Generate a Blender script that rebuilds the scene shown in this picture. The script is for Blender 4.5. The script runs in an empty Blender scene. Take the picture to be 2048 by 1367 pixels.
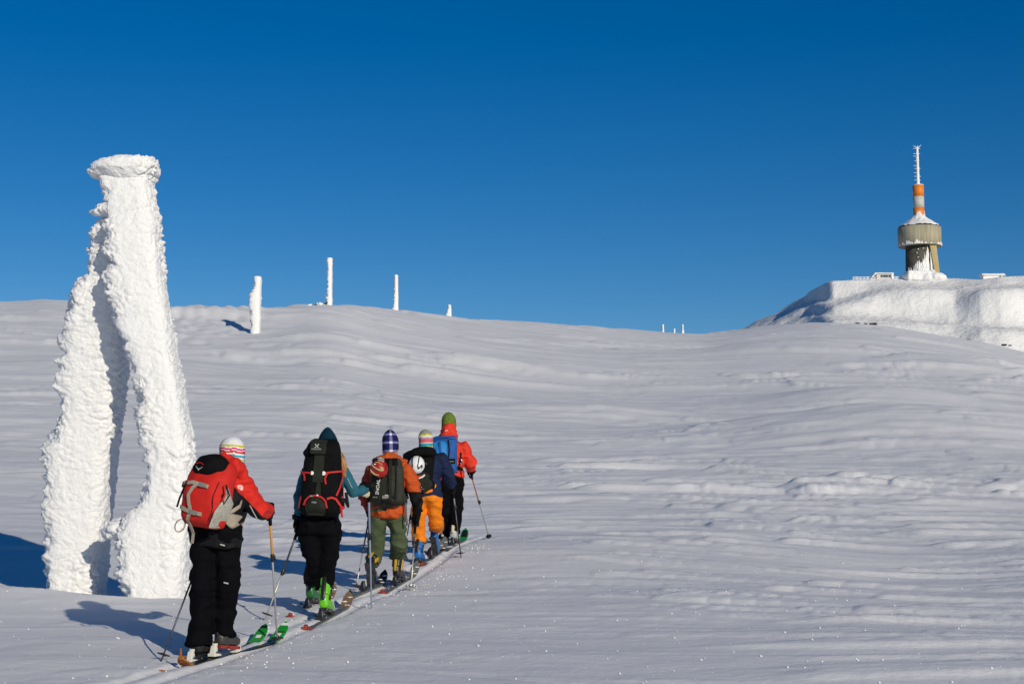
import bpy, bmesh, math, random
import numpy as np
from mathutils import Vector, Matrix, Quaternion, noise as mnoise

random.seed(7)
rng = np.random.default_rng(11)
scene = bpy.context.scene
col = scene.collection

# ------------------------------------------------------------------ camera
cam_data = bpy.data.cameras.new('camera')
cam_data.sensor_width = 36.0
cam_data.lens = 56.0
cam_data.clip_start = 0.05
cam_data.clip_end = 20000
cam = bpy.data.objects.new('camera', cam_data)
col.objects.link(cam)
cam.location = (0, 0, 2.0)
cam.rotation_euler = (math.radians(96.0), 0, 0)
scene.camera = cam

# ------------------------------------------------------------------ sky and sun
SUN_EL, SUN_AZ = math.radians(18.5), math.radians(151.0)
world = bpy.data.worlds.new('World')
scene.world = world
world.use_nodes = True
wn, wl = world.node_tree.nodes, world.node_tree.links
bg = wn['Background']
sky = wn.new('ShaderNodeTexSky')
sky.sky_type = 'NISHITA'
sky.sun_disc = False
sky.sun_elevation = SUN_EL
sky.sun_rotation = SUN_AZ
sky.altitude = 2000
sky.air_density = 1.0
sky.dust_density = 0.0
sky.ozone_density = 3.0
hs = wn.new('ShaderNodeHueSaturation')
hs.inputs['Saturation'].default_value = 1.40
hs.inputs['Hue'].default_value = 0.506
wl.new(sky.outputs[0], hs.inputs['Color'])
wl.new(hs.outputs[0], bg.inputs['Color'])
bg.inputs['Strength'].default_value = 0.068
sun_data = bpy.data.lights.new('sun', 'SUN')
sun_data.energy = 3.3
sun_data.angle = math.radians(0.53)
sun_data.color = (1.0, 0.92, 0.76)
sun = bpy.data.objects.new('sun', sun_data)
col.objects.link(sun)
to_sun = Vector((math.cos(SUN_EL) * math.sin(SUN_AZ), math.cos(SUN_EL) * math.cos(SUN_AZ), math.sin(SUN_EL)))
sun.rotation_euler = to_sun.to_track_quat('Z', 'Y').to_euler()
sun.location = (30, -50, 40)
vs = scene.view_settings
vs.view_transform = 'Standard'
vs.look = 'None'
vs.exposure = 0.0
vs.gamma = 1.0
vs.use_curve_mapping = False

# ------------------------------------------------------------------ noise
def _hash(ix, iy, iz, seed):
    h = (ix.astype(np.int64) * 374761393 + iy.astype(np.int64) * 668265263 + iz.astype(np.int64) * 2147483647 + seed * 974711) & 0xFFFFFFFF
    h = ((h ^ (h >> 13)) * 1274126177) & 0xFFFFFFFF
    h = ((h ^ (h >> 16)) * 2246822519) & 0xFFFFFFFF
    return (h ^ (h >> 15)) & 0xFFFFFFFF

def perlin2(x, y, seed=0):
    ix, iy = np.floor(x), np.floor(y)
    fx, fy = x - ix, y - iy
    z0 = np.zeros_like(ix)
    u = fx * fx * fx * (fx * (fx * 6 - 15) + 10)
    v = fy * fy * fy * (fy * (fy * 6 - 15) + 10)
    def g(dx, dy):
        a = _hash(ix + dx, iy + dy, z0, seed) * (2 * math.pi / 4294967296.0)
        return np.cos(a) * (fx - dx) + np.sin(a) * (fy - dy)
    a = g(0, 0); b = g(1, 0); c = g(0, 1); d = g(1, 1)
    return ((a + (b - a) * u) * (1 - v) + (c + (d - c) * u) * v) * 1.5

def vnoise3(p, seed=0):
    i = np.floor(p); f = p - i
    w = f * f * (3 - 2 * f)
    out = 0
    for dx in (0, 1):
        for dy in (0, 1):
            for dz in (0, 1):
                h = _hash(i[:, 0] + dx, i[:, 1] + dy, i[:, 2] + dz, seed) / 4294967296.0
                out = out + h * (w[:, 0] if dx else 1 - w[:, 0]) * (w[:, 1] if dy else 1 - w[:, 1]) * (w[:, 2] if dz else 1 - w[:, 2])
    return out * 2 - 1

def fbm3(p, octaves=3, seed=0):
    a, t = 1.0, 0
    for o in range(octaves):
        t = t + a * vnoise3(p * (2 ** o), seed + o)
        a *= 0.5
    return t

def worley3(p, seed=0):
    """distance to the nearest and second nearest feature point, and a random value of the nearest cell"""
    i = np.floor(p)
    d1 = np.full(len(p), 9.0); d2 = np.full(len(p), 9.0); val = np.zeros(len(p))
    for dx in (-1, 0, 1):
        for dy in (-1, 0, 1):
            for dz in (-1, 0, 1):
                cx, cy, cz = i[:, 0] + dx, i[:, 1] + dy, i[:, 2] + dz
                fx = cx + _hash(cx, cy, cz, seed) / 4294967296.0
                fy = cy + _hash(cx, cy, cz, seed + 1) / 4294967296.0
                fz = cz + _hash(cx, cy, cz, seed + 2) / 4294967296.0
                d = np.sqrt((fx - p[:, 0]) ** 2 + (fy - p[:, 1]) ** 2 + (fz - p[:, 2]) ** 2)
                n = d < d1
                d2 = np.where(n, d1, np.minimum(d2, d))
                val = np.where(n, _hash(cx, cy, cz, seed + 3) / 4294967296.0, val)
                d1 = np.where(n, d, d1)
    return d1, d2, val

def sstep(a, b, x):
    t = np.clip((x - a) / (b - a), 0, 1)
    return t * t * (3 - 2 * t)

# ------------------------------------------------------------------ materials
MATS = {}
def mat(name, color, rough=0.8, spec=0.3, metallic=0.0, var=0.0, scale=20.0, bump=0.0, bump_scale=60.0, coat=0.0, sheen=0.0, stretch=None):
    if name in MATS:
        return MATS[name]
    m = bpy.data.materials.new(name)
    m.use_nodes = True
    n, l = m.node_tree.nodes, m.node_tree.links
    b = n['Principled BSDF']
    b.inputs['Base Color'].default_value = (*color, 1)
    b.inputs['Roughness'].default_value = rough
    b.inputs['Specular IOR Level'].default_value = spec
    b.inputs['Metallic'].default_value = metallic
    b.inputs['Coat Weight'].default_value = coat
    b.inputs['Sheen Weight'].default_value = sheen
    tc = n.new('ShaderNodeTexCoord')
    src = tc.outputs['Object']
    if stretch:
        mp = n.new('ShaderNodeMapping'); mp.inputs['Scale'].default_value = stretch
        l.new(src, mp.inputs['Vector']); src = mp.outputs[0]
    if var > 0:
        t = n.new('ShaderNodeTexNoise'); t.inputs['Scale'].default_value = scale; t.inputs['Detail'].default_value = 5
        l.new(src, t.inputs['Vector'])
        r = n.new('ShaderNodeMapRange')
        r.inputs['From Min'].default_value = 0.3; r.inputs['From Max'].default_value = 0.7
        r.inputs['To Min'].default_value = 1 - var; r.inputs['To Max'].default_value = 1 + var
        l.new(t.outputs['Fac'], r.inputs['Value'])
        mx = n.new('ShaderNodeVectorMath'); mx.operation = 'SCALE'
        mx.inputs[0].default_value = color
        l.new(r.outputs[0], mx.inputs['Scale'])
        l.new(mx.outputs[0], b.inputs['Base Color'])
    if bump > 0:
        t = n.new('ShaderNodeTexNoise'); t.inputs['Scale'].default_value = bump_scale; t.inputs['Detail'].default_value = 6
        l.new(src, t.inputs['Vector'])
        bp = n.new('ShaderNodeBump'); bp.inputs['Strength'].default_value = 1.0; bp.inputs['Distance'].default_value = bump
        l.new(t.outputs['Fac'], bp.inputs['Height']); l.new(bp.outputs[0], b.inputs['Normal'])
    MATS[name] = m
    return m

def snow_mat(name, color, bumps, rough=0.75, stretch=(1, 1, 1)):
    """snow: layers of noise relief, (scale, distance) each, and a faint grain"""
    m = bpy.data.materials.new(name)
    m.use_nodes = True
    n, l = m.node_tree.nodes, m.node_tree.links
    b = n['Principled BSDF']
    b.inputs['Roughness'].default_value = rough
    b.inputs['Specular IOR Level'].default_value = 0.15
    tc = n.new('ShaderNodeTexCoord')
    mp = n.new('ShaderNodeMapping'); mp.inputs['Scale'].default_value = stretch
    l.new(tc.outputs['Object'], mp.inputs['Vector'])
    prev = None
    for sc, dist in bumps:
        t = n.new('ShaderNodeTexNoise'); t.inputs['Scale'].default_value = sc; t.inputs['Detail'].default_value = 4
        t.inputs['Roughness'].default_value = 0.6
        l.new(mp.outputs[0], t.inputs['Vector'])
        bp = n.new('ShaderNodeBump'); bp.inputs['Strength'].default_value = 1.0; bp.inputs['Distance'].default_value = dist
        l.new(t.outputs['Fac'], bp.inputs['Height'])
        if prev: l.new(prev, bp.inputs['Normal'])
        prev = bp.outputs[0]
    if prev: l.new(prev, b.inputs['Normal'])
    t = n.new('ShaderNodeTexNoise'); t.inputs['Scale'].default_value = 0.35; t.inputs['Detail'].default_value = 6
    l.new(tc.outputs['Object'], t.inputs['Vector'])
    r = n.new('ShaderNodeMapRange'); r.inputs['From Min'].default_value = 0.3; r.inputs['From Max'].default_value = 0.7
    r.inputs['To Min'].default_value = 0.97; r.inputs['To Max'].default_value = 1.02
    l.new(t.outputs['Fac'], r.inputs['Value'])
    mx = n.new('ShaderNodeVectorMath'); mx.operation = 'SCALE'; mx.inputs[0].default_value = color
    l.new(r.outputs[0], mx.inputs['Scale']); l.new(mx.outputs[0], b.inputs['Base Color'])
    return m

SNOW = snow_mat('wind_packed_snow', (0.83, 0.82, 0.83), [(3.0, 0.010), (14.0, 0.0055), (90.0, 0.0018)], stretch=(0.8, 1.15, 1))
FAR_SNOW = snow_mat('summit_rime_snow', (0.86, 0.85, 0.84), [(0.25, 0.5), (0.8, 0.3), (2.2, 0.12)])
RIME = snow_mat('rime_ice', (0.87, 0.86, 0.85), [(9.0, 0.02), (38.0, 0.007), (130.0, 0.003)])

# ------------------------------------------------------------------ object helpers
def link(name, mesh, parent=None, loc=None):
    o = bpy.data.objects.new(name, mesh)
    col.objects.link(o)
    if parent is not None: o.parent = parent
    if loc is not None: o.location = loc
    return o

def tag(o, label, cat, group=None):
    o['label'] = label; o['category'] = cat
    if group: o['group'] = group
    return o

def empty(name, loc, label, cat, group=None):
    o = bpy.data.objects.new(name, None)
    o.empty_display_size = 0.3
    col.objects.link(o)
    o.location = loc
    return tag(o, label, cat, group)

def np_mesh(name, verts, quads, mats, smooth=True, mat_idx=None):
    me = bpy.data.meshes.new(name)
    verts = np.asarray(verts, dtype=np.float32); quads = np.asarray(quads, dtype=np.int32)
    k = quads.shape[1]
    me.vertices.add(len(verts)); me.vertices.foreach_set('co', verts.ravel())
    me.loops.add(quads.size); me.loops.foreach_set('vertex_index', quads.ravel())
    me.polygons.add(len(quads))
    me.polygons.foreach_set('loop_start', np.arange(0, quads.size, k, dtype=np.int32))
    me.polygons.foreach_set('loop_total', np.full(len(quads), k, dtype=np.int32))
    me.polygons.foreach_set('use_smooth', np.full(len(quads), smooth, dtype=bool))
    if mat_idx is not None: me.polygons.foreach_set('material_index', np.asarray(mat_idx, dtype=np.int32))
    for m in (mats if isinstance(mats, (list, tuple)) else [mats]): me.materials.append(m)
    me.update(calc_edges=True); me.validate()
    return me

def grid_quads(nr, nc, wrap=False):
    i = np.arange(nr - 1)[:, None]; j = np.arange(nc if wrap else nc - 1)[None, :]
    j2 = (j + 1) % nc
    return np.stack([i * nc + j, i * nc + j2, (i + 1) * nc + j2, (i + 1) * nc + j], -1).reshape(-1, 4)

# ------------------------------------------------------------------ terrain
RIDGE = [(-22.736,0.11939,175),(-17.958,0.12375,170),(-16.969,0.12503,168),(-16.388,0.12633,166),(-15.800,0.12517,168),(-14.615,0.12372,170),(-12.038,0.12348,175),(-10.292,0.12266,178),(-9.058,0.12264,178),(-8.173,0.12403,165),(-7.285,0.12572,152),(-6.570,0.12622,150),(-5.853,0.12529,155),(-5.133,0.12353,168),(-4.233,0.12210,185),(-3.149,0.12066,200),(-2.245,0.11948,215),(-0.435,0.11766,232),(1.376,0.11603,245),(3.183,0.11382,262),(4.624,0.11189,280),(5.700,0.11012,292),(6.951,0.10875,300),(7.843,0.11089,290),(8.554,0.11289,280),(9.615,0.11475,272),(11.020,0.11611,265),(12.062,0.11491,262),(13.095,0.11274,260),(14.624,0.10708,255),(16.295,0.10043,250),(17.902,0.09292,240),(20.335,0.08236,235),(23.428,0.07421,230)]
SUMMIT = [(6.411,0.10240,640),(7.484,0.10688,630),(8.199,0.11205,618),(8.520,0.11416,612),(8.753,0.11723,610),(9.180,0.11992,604),(9.517,0.12185,600),(9.784,0.12521,600),(10.211,0.12975,594),(10.530,0.13198,588),(10.656,0.13506,582),(10.921,0.13698,570),(11.186,0.13962,560),(11.450,0.14112,555),(12.164,0.14138,556),(13.133,0.14131,560),(14.674,0.14069,565),(15.690,0.14032,565),(16.526,0.13881,560),(17.195,0.14015,560),(17.988,0.14015,565),(20.451,0.13866,570),(23.569,0.13359,580)]
def smooth_table(t, sig, lo, hi):
    a = np.array(t); g = np.arange(lo, hi, 0.02)
    k = np.exp(-0.5 * (np.arange(-150, 151) * 0.02 / sig) ** 2); k /= k.sum()
    out = []
    for c in (1, 2):
        v = np.interp(g, a[:, 0], a[:, c])
        out.append(np.convolve(np.pad(v, 150, mode='edge'), k, 'valid'))
    return g, out[0], out[1]
RT = smooth_table(RIDGE, 0.28, -30, 30)
RW = smooth_table([(a, np.interp(a, RT[0][::10], RT[1][::10]), np.interp(a, RT[0][::10], RT[2][::10])) for a in np.arange(-30, 30.1, 0.5)], 0.95, -30, 30)
for _ in range(9): RW = smooth_table(list(zip(RW[0], RW[1], RW[2])), 0.95, -30, 30)
ST = smooth_table(SUMMIT, 0.07, 2, 40)
SLOPE = 0.0716

# long drifts and swells: x, y, half width along, half width in front, behind, turn (deg), height
DRIFTS = [(17.25, 74.49, 5.52, 6, 3.2, -14, 0.85), (11.64, 47.83, 6.49, 9, 4.6, -10, 1.1), (2.49, 62.96, 3.96, 5, 3, -8, 0.4), (20.81, 123.07, 9.01, 18, 10, -18, 1.1), (-9.81, 138.54, 5.67, 12, 6, -4, 0.7), (-7.53, 56.45, 5.90, 6, 4, -3, 0.3), (-0.15, 20.33, 2.87, 2.5, 1.6, 4, 0.1), (4.99, 18.31, 1.97, 4, 4, -6, -0.16), (-17.45, 76.42, 6.15, 9, 5, 2, 0.5), (30.12, 103.23, 5.06, 8, 5, -12, 0.8), (-20.0, 113.5, 6.5, 8.5, 14, 0, 1.0)]
TRACK = [(-5.20, 4.50), (-3.25, 9.20), (-2.24, 12.12), (-1.71, 14.38), (-1.31, 16.97), (-0.99, 18.84), (-0.77, 20.38), (-0.62, 21.30)]

def base_e(th, r):
    """tangent of the elevation angle, seen from eye height above the start of the slope"""
    thc = np.clip(th, -29, 29)
    eR = np.interp(thc, RT[0], RT[1]); R = np.interp(thc, RT[0], RT[2])
    eW = np.interp(thc, RW[0], RW[1]); RWd = np.interp(thc, RW[0], RW[2])
    k = np.clip((r - 40) / (R * 0.9 - 40), 0, 1) ** 1.3
    eR = eW + (eR - eW) * k; R = RWd + (R - RWd) * k
    cz = SLOPE * np.cos(np.radians(th))
    r0 = 24.0
    e_near = -2.0 / r + cz
    e0 = -2.0 / r0 + cz
    ds = np.log(R / r0)
    t = np.clip(np.log(np.maximum(r, r0) / r0) / ds, 0, 1)
    m0 = 2.0 / r0 * ds
    h = (2 * t**3 - 3 * t**2 + 1) * e0 + (t**3 - 2 * t**2 + t) * m0 + (-2 * t**3 + 3 * t**2) * eR
    q = np.maximum(np.log(np.maximum(r, 1e-3) / R), 0)
    h = h - 0.16 * (np.sqrt(1 + (q / 0.35) ** 2) - 1)
    return np.where(r < r0, e_near, h)

def seg_dist(x, y, pts):
    d = np.full(x.shape, 1e9); along = np.zeros(x.shape); acc = 0
    side = np.zeros(x.shape)
    for (ax, ay), (bx, by) in zip(pts[:-1], pts[1:]):
        L = math.hypot(bx - ax, by - ay); ux, uy = (bx - ax) / L, (by - ay) / L
        t = np.clip((x - ax) * ux + (y - ay) * uy, 0, L)
        dd = np.hypot(x - ax - t * ux, y - ay - t * uy)
        s = (x - ax) * uy - (y - ay) * ux
        n = dd < d
        d = np.where(n, dd, d); side = np.where(n, s, side); along = np.where(n, acc + t, along)
        acc += L
    return d, side, along

def ground_z(x, y, detail=True):
    x = np.asarray(x, dtype=float); y = np.asarray(y, dtype=float)
    r = np.maximum(np.hypot(x, y), 0.3); th = np.degrees(np.arctan2(x, y))
    z = 2.0 + r * base_e(th, r)
    plane = SLOPE * 80 * np.tanh(y / 80) - 0.02 * np.maximum(np.abs(x) - 60, 0) * 0
    w = sstep(85, 40, np.abs(th))
    z = w * z + (1 - w) * plane
    for (bx, by, L, bf, bb, ang, amp) in DRIFTS:
        a = math.radians(ang)
        u = (x - bx) * math.cos(a) + (y - by) * math.sin(a)
        v = -(x - bx) * math.sin(a) + (y - by) * math.cos(a)
        z = z + amp * np.exp(-(u / L) ** 2) * np.where(v < 0, np.exp(-(v / bf) ** 2), np.exp(-(v / bb) ** 2))
    # hollow scoured round the feet of the rime tripod, behind a low lip
    lipd = y - (16.0 + 0.62 * np.maximum(-3.6 - x, 0))
    z = z + np.exp(-((x + 4.9) / 2.8) ** 2) * (0.05 * np.exp(-(np.minimum(lipd + 0.1, 0) / 0.9) ** 2) * np.exp(-(np.maximum(lipd + 0.1, 0) / 0.25) ** 2) - 0.20 * sstep(-0.05, 0.3, lipd) * np.exp(-(np.maximum(y - 18.4, 0) / 2.4) ** 2))
    if detail:
        z = z + snow_detail(x, y, r)
    return z

def snow_detail(x, y, r):
    far = np.clip(r / 30.0, 1, 4)
    wx = x + 1.2 * perlin2(x * 0.21, y * 0.21, 5); wy = y + 0.7 * perlin2(x * 0.17 + 9, y * 0.17, 6)
    patch = sstep(-0.25, 0.55, perlin2(x * 0.045 + 3, y * 0.06, 21) + 0.5 * perlin2(x * 0.15, y * 0.2, 22))
    # broad soft swells
    z = 0.16 * perlin2(wx * 0.07, wy * 0.13, 1) + 0.035 * perlin2(wx * 0.16 + wy * 0.05, wy * 0.42, 2)
    z = z + 0.9 * perlin2(x * 0.012, y * 0.02, 31) * sstep(40, 90, r) * sstep(330, 160, r)
    z = z + 0.22 * perlin2(wx * 0.03, wy * 0.055, 33) * sstep(25, 60, r)
    # wind-cut drifts: blunt on the left, tailing off to the right
    def tails(fx, fy, seed, tilt):
        u = wx * fx; v = (wy + tilt * wx) * fy
        n = perlin2(u, v, seed)
        return n
    n1 = tails(0.55, 1.25, 3, 0.02)
    z = z + (0.010 + 0.008 * patch) * (sstep(0.05, 0.40, n1) - 0.4 * sstep(0.0, 0.6, -n1)) * np.clip(1.6 - r / 60, 0.25, 1)
    # drift tails: blunt on the left, drawn out to the right
    def combs(fx, fy, seed, step, lo, hi, r0, r1, r2, r3):
        m = (r > r0) & (r < r3)
        out = np.zeros_like(z)
        if not m.any(): return out
        X, Y = wx[m] * fx, (wy[m] + 0.03 * wx[m]) * fy
        best = np.zeros_like(X)
        for k in range(6):
            best = np.maximum(best, sstep(lo, hi, perlin2(X - k * step, Y + 0.03 * k, seed)) * (1 - k / 6.5))
        out[m] = best * sstep(r0, r1, r[m]) * sstep(r3, r2, r[m])
        return out
    z = z + (0.012 + 0.050 * patch) * combs(0.95, 2.1, 4, 0.30, 0.34, 0.66, -2, -1, 26, 48)
    z = z + (0.006 + 0.016 * patch) * combs(2.2, 5.0, 14, 0.30, 0.40, 0.70, -2, -1, 17, 30)
    z = z + (0.03 + 0.10 * patch) * combs(0.42, 0.62, 15, 0.26, 0.34, 0.62, 20, 34, 95, 150)
    z = z + (0.02 + 0.05 * patch) * combs(0.85, 1.05, 18, 0.26, 0.38, 0.62, 20, 32, 60, 100)
    z = z + (0.05 + 0.24 * patch) * combs(0.17, 0.26, 16, 0.26, 0.34, 0.60, 60, 100, 260, 330)
    z = z + 0.018 * perlin2(wx * 0.9, wy * 0.8, 19) * sstep(25, 45, r) * np.clip(1.5 - r / 160, 0, 1)
    z = z + 0.004 * perlin2(wx * 2.0, wy * 2.6, 17) * np.clip(1.5 - r / 30, 0, 1)
    n3 = tails(0.16, 0.75, 8, 0.05)
    z = z + 0.030 * sstep(0.05, 0.4, n3) * sstep(14, 40, r) * np.clip(1.3 - r / 220, 0.2, 1)
    n4 = tails(0.075, 0.33, 9, -0.04)
    z = z + 0.05 * sstep(0.1, 0.4, n4) * sstep(40, 90, r)
    dcalm, _, _ = seg_dist(x, y, TRACK)
    z = z * (1 - 0.55 * np.exp(-(dcalm / 1.8) ** 2))
    n5 = tails(0.28, 1.5, 12, 0.03)
    z = z + 0.02 * patch * sstep(0.18, 0.34, n5) * sstep(16, 34, r) * np.clip(1.4 - r / 170, 0.15, 1)
    n6 = perlin2(wx * 1.1 + 0.5 * wy, wy * 2.6, 13)
    z = z + 0.020 * (1 - patch) * n6 * sstep(20, 40, r) * np.clip(1.5 - r / 120, 0, 1)
    # the skin track: two grooves with a crumbled shoulder
    d, s, al = seg_dist(x, y, TRACK)
    near = d < 1.2
    if near.any():
        g = np.zeros_like(z)
        sn, an, xn, yn = s[near], al[near], x[near], y[near]
        rough = perlin2(xn * 6, yn * 6, 41) + 0.6 * perlin2(xn * 14, yn * 14, 42)
        gr = 0
        for c in (-0.11, 0.11):
            cc = c + 0.02 * perlin2(an * 0.7, np.full_like(an, c * 10), 44)
            gr = gr - 0.022 * np.exp(-((sn - cc) / 0.055) ** 4)
        shoulder = 0.003 * np.exp(-((np.abs(sn) - 0.30) / 0.10) ** 2) * (0.6 + rough)
        g[near] = gr + shoulder + 0.004 * rough * np.exp(-(sn / 0.45) ** 2)
        z = z + g
    # packed piste climbing over the shoulder on the left
    d, s, al = seg_dist(x, y, PISTE)
    m = sstep(5.2, 3.6, d)
    if (m > 0).any():
        z = z + m * (0.11 * perlin2(x * 0.5, y * 0.35, 51) + 0.14 * perlin2(x * 1.3, y * 0.9, 52) + 0.05)
    return z

PISTE = [(-21.5, 143.7), (-22.3, 134.8), (-22.3, 118.6), (-22.0, 103.3), (-22.2, 90.7)]

def build_ground():
    th = np.concatenate([np.linspace(-180, -40, 36)[:-1], np.linspace(-40, -20.5, 40)[:-1], np.linspace(-20.5, 20.5, 1020), np.linspace(20.5, 40, 40)[1:], np.linspace(40, 180, 36)[1:-1]])
    rr = np.concatenate([np.geomspace(0.4, 9.5, 28)[:-1], np.geomspace(9.5, 60, 410)[:-1], np.geomspace(60, 330, 260)[:-1], np.geomspace(330, 5000, 60)])
    T, R = np.meshgrid(np.radians(th), rr)
    X = R * np.sin(T); Y = R * np.cos(T)
    Z = ground_z(X, Y)
    Z = np.maximum(Z, -60)
    v = np.stack([X, Y, Z], -1).reshape(-1, 3)
    q = grid_quads(len(rr), len(th), wrap=True)
    me = np_mesh('snow_ground', v, q[:, ::-1], SNOW)
    o = link('snow_ground', me); o['kind'] = 'structure'
    return o
ground = build_ground()

def gz(x, y):
    return float(ground_z(np.array([x]), np.array([y]))[0])

# ------------------------------------------------------------------ summit
SUMMIT_LINES = [(6.430, 0.09799, 0.09673, 0.09484, 0.09232, 0.08980), (8.569, 0.11258, 0.11132, 0.11006, 0.10818, 0.10629), (9.630, 0.12071, 0.11883, 0.11726, 0.11412, 0.11099), (10.334, 0.12766, 0.12390, 0.12202, 0.11701, 0.11325), (11.035, 0.12925, 0.12706, 0.12080, 0.11861, 0.11206), (12.079, 0.13126, 0.12846, 0.11973, 0.11724, 0.11071), (13.116, 0.13602, 0.13167, 0.11832, 0.11584, 0.10903), (14.654, 0.13728, 0.13296, 0.11507, 0.11261, 0.10523), (16.338, 0.13494, 0.13218, 0.11109, 0.10865, 0.10134), (17.961, 0.13528, 0.13194, 0.10862, 0.10590, 0.09503), (21.996, 0.13215, 0.12860, 0.10440, 0.10146, 0.09117)]
def _line(k):
    t = [(a[0], a[1 + k], 0) for a in SUMMIT_LINES]
    return smooth_table(t, 0.16, 2, 40)
SUM_T = [_line(k) for k in range(5)]
def summit_z(x, y):
    r = np.hypot(x, y); th = np.degrees(np.arctan2(x, y))
    R = np.interp(th, ST[0], ST[2])
    eS = np.interp(th, ST[0], ST[1])
    wob = 7 * perlin2(x * 0.02, y * 0.03, 61) + 4 * perlin2(x * 0.06, y * 0.06, 62)
    E = [eS] + [np.interp(th, t[0], t[1]) for t in SUM_T]
    q = R - r
    q = q + wob * sstep(3, 25, q)
    edges = [0, 8, 24, 33, 46, 58]
    def prof(q):
        e = E[0].copy()
        for k in range(5):
            e = e + (E[k + 1] - E[k]) * np.clip((q - edges[k]) / (edges[k + 1] - edges[k]), 0, 1)
        return e - np.maximum(q - 58, 0) * 0.0009
    e = 0
    for o, w in ((-4, .12), (-2.2, .2), (-0.7, .18), (0.7, .18), (2.2, .2), (4, .12)):
        e = e + w * prof(np.maximum(q + o * sstep(2, 14, q), 0))
    z = r * e
    behind = np.maximum(r - R, 0)
    z = np.where(r > R, R * eS + 0.02 * behind - 0.0003 * behind ** 2, z)
    rough = sstep(0, 8, q)
    z = z + rough * (0.9 * perlin2(x * 0.05, y * 0.06, 64) + 0.32 * perlin2(x * 0.16, y * 0.16, 65) + 0.16 * perlin2(x * 0.5, y * 0.5, 66))
    return z + 2.0

def build_summit():
    th = np.linspace(6.6, 24.0, 620)
    rr = np.concatenate([np.linspace(330, 450, 30)[:-1], np.linspace(450, 690, 320)[:-1], np.linspace(690, 900, 20)])
    T, R = np.meshgrid(np.radians(th), rr)
    X = R * np.sin(T); Y = R * np.cos(T)
    Z = summit_z(X, Y)
    v = np.stack([X, Y, Z], -1).reshape(-1, 3)
    me = np_mesh('summit_hill', v, grid_quads(len(rr), len(th))[:, ::-1], FAR_SNOW)
    o = link('summit_hill', me); o['kind'] = 'structure'
    return o
summit = build_summit()

# ------------------------------------------------------------------ solid building blocks
def frame(t, side):
    t = t / np.linalg.norm(t)
    u = side - t * np.dot(side, t)
    if np.linalg.norm(u) < 1e-4:
        u = np.array([0.0, 1.0, 0.0]) - t * t[1]
    u = u / np.linalg.norm(u)
    return t, u, np.cross(t, u)

def tube(pts, rad, side=(1, 0, 0), n=14, power=2.0, cap=1.0):
    """closed sweep: ring half axes (a along side, b across); round ends"""
    pts = [np.array(p, float) for p in pts]; side = np.array(side, float)
    rad = [(r, r) if np.isscalar(r) else r for r in rad]
    rings = []
    ang = np.arange(n) * 2 * math.pi / n
    ca, sa = np.cos(ang), np.sin(ang)
    if power != 2.0:
        ca = np.sign(ca) * np.abs(ca) ** (2 / power); sa = np.sign(sa) * np.abs(sa) ** (2 / power)
    N = len(pts)
    def ring(p, t, a, b):
        _, u, v = frame(t, side)
        rings.append(p + np.outer(ca * a, u) + np.outer(sa * b, v))
    tang = []
    for i in range(N):
        t = pts[min(i + 1, N - 1)] - pts[max(i - 1, 0)]
        tang.append(t / np.linalg.norm(t))
    m0 = min(rad[0]) * cap; m1 = min(rad[-1]) * cap
    for al in (82, 55, 28):
        k = math.radians(al); ring(pts[0] - tang[0] * m0 * math.sin(k), tang[0], rad[0][0] * math.cos(k), rad[0][1] * math.cos(k))
    for i in range(N): ring(pts[i], tang[i], *rad[i])
    for al in (28, 55, 82):
        k = math.radians(al); ring(pts[-1] + tang[-1] * m1 * math.sin(k), tang[-1], rad[-1][0] * math.cos(k), rad[-1][1] * math.cos(k))
    V = np.concatenate(rings)
    F = [tuple(int(x) for x in q) for q in grid_quads(len(rings), n, wrap=True)]
    L = len(V)
    F.append(tuple(range(n))[::-1]); F.append(tuple(range(L - n, L)))
    return V, F

def ball(c, r, rot=None, n=14, m=9):
    r = (r, r, r) if np.isscalar(r) else r
    V = []
    for i in range(m):
        ph = math.pi * (i + 0.5) / m
        for j in range(n):
            th = 2 * math.pi * j / n
            V.append((r[0] * math.sin(ph) * math.cos(th), r[1] * math.sin(ph) * math.sin(th), r[2] * math.cos(ph)))
    V = np.array(V)
    if rot is not None: V = V @ np.array(Matrix(rot).to_3x3()).T if not isinstance(rot, np.ndarray) else V @ rot.T
    F = [tuple(int(x) for x in q[::-1]) for q in grid_quads(m, n, wrap=True)]
    F.append(tuple(range(n))); F.append(tuple(range(len(V) - n, len(V)))[::-1])
    return V + np.array(c, float), F

def box(c, s, rot=None, taper=1.0):
    hx, hy, hz = s[0] / 2, s[1] / 2, s[2] / 2
    V = np.array([(x * hx * (taper if z > 0 else 1), y * hy * (taper if z > 0 else 1), z * hz) for z in (-1, 1) for y in (-1, 1) for x in (-1, 1)], float)
    if rot is not None: V = V @ np.asarray(rot).T
    F = [(0, 2, 3, 1), (4, 5, 7, 6), (0, 1, 5, 4), (2, 6, 7, 3), (0, 4, 6, 2), (1, 3, 7, 5)]
    return V + np.array(c, float), F

def join(prims):
    VV, FF, k = [], [], 0
    for V, F in prims:
        VV.append(np.asarray(V)); FF += [tuple(i + k for i in f) for f in F]; k += len(V)
    return np.concatenate(VV), FF

def mesh_of(name, prims, m, smooth=True):
    V, F = join(prims)
    me = bpy.data.meshes.new(name)
    me.from_pydata([tuple(v) for v in V], [], F)
    for x in (m if isinstance(m, (list, tuple)) else [m]): me.materials.append(x)
    me.polygons.foreach_set('use_smooth', np.full(len(me.polygons), smooth, dtype=bool))
    me.update()
    return me

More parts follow.
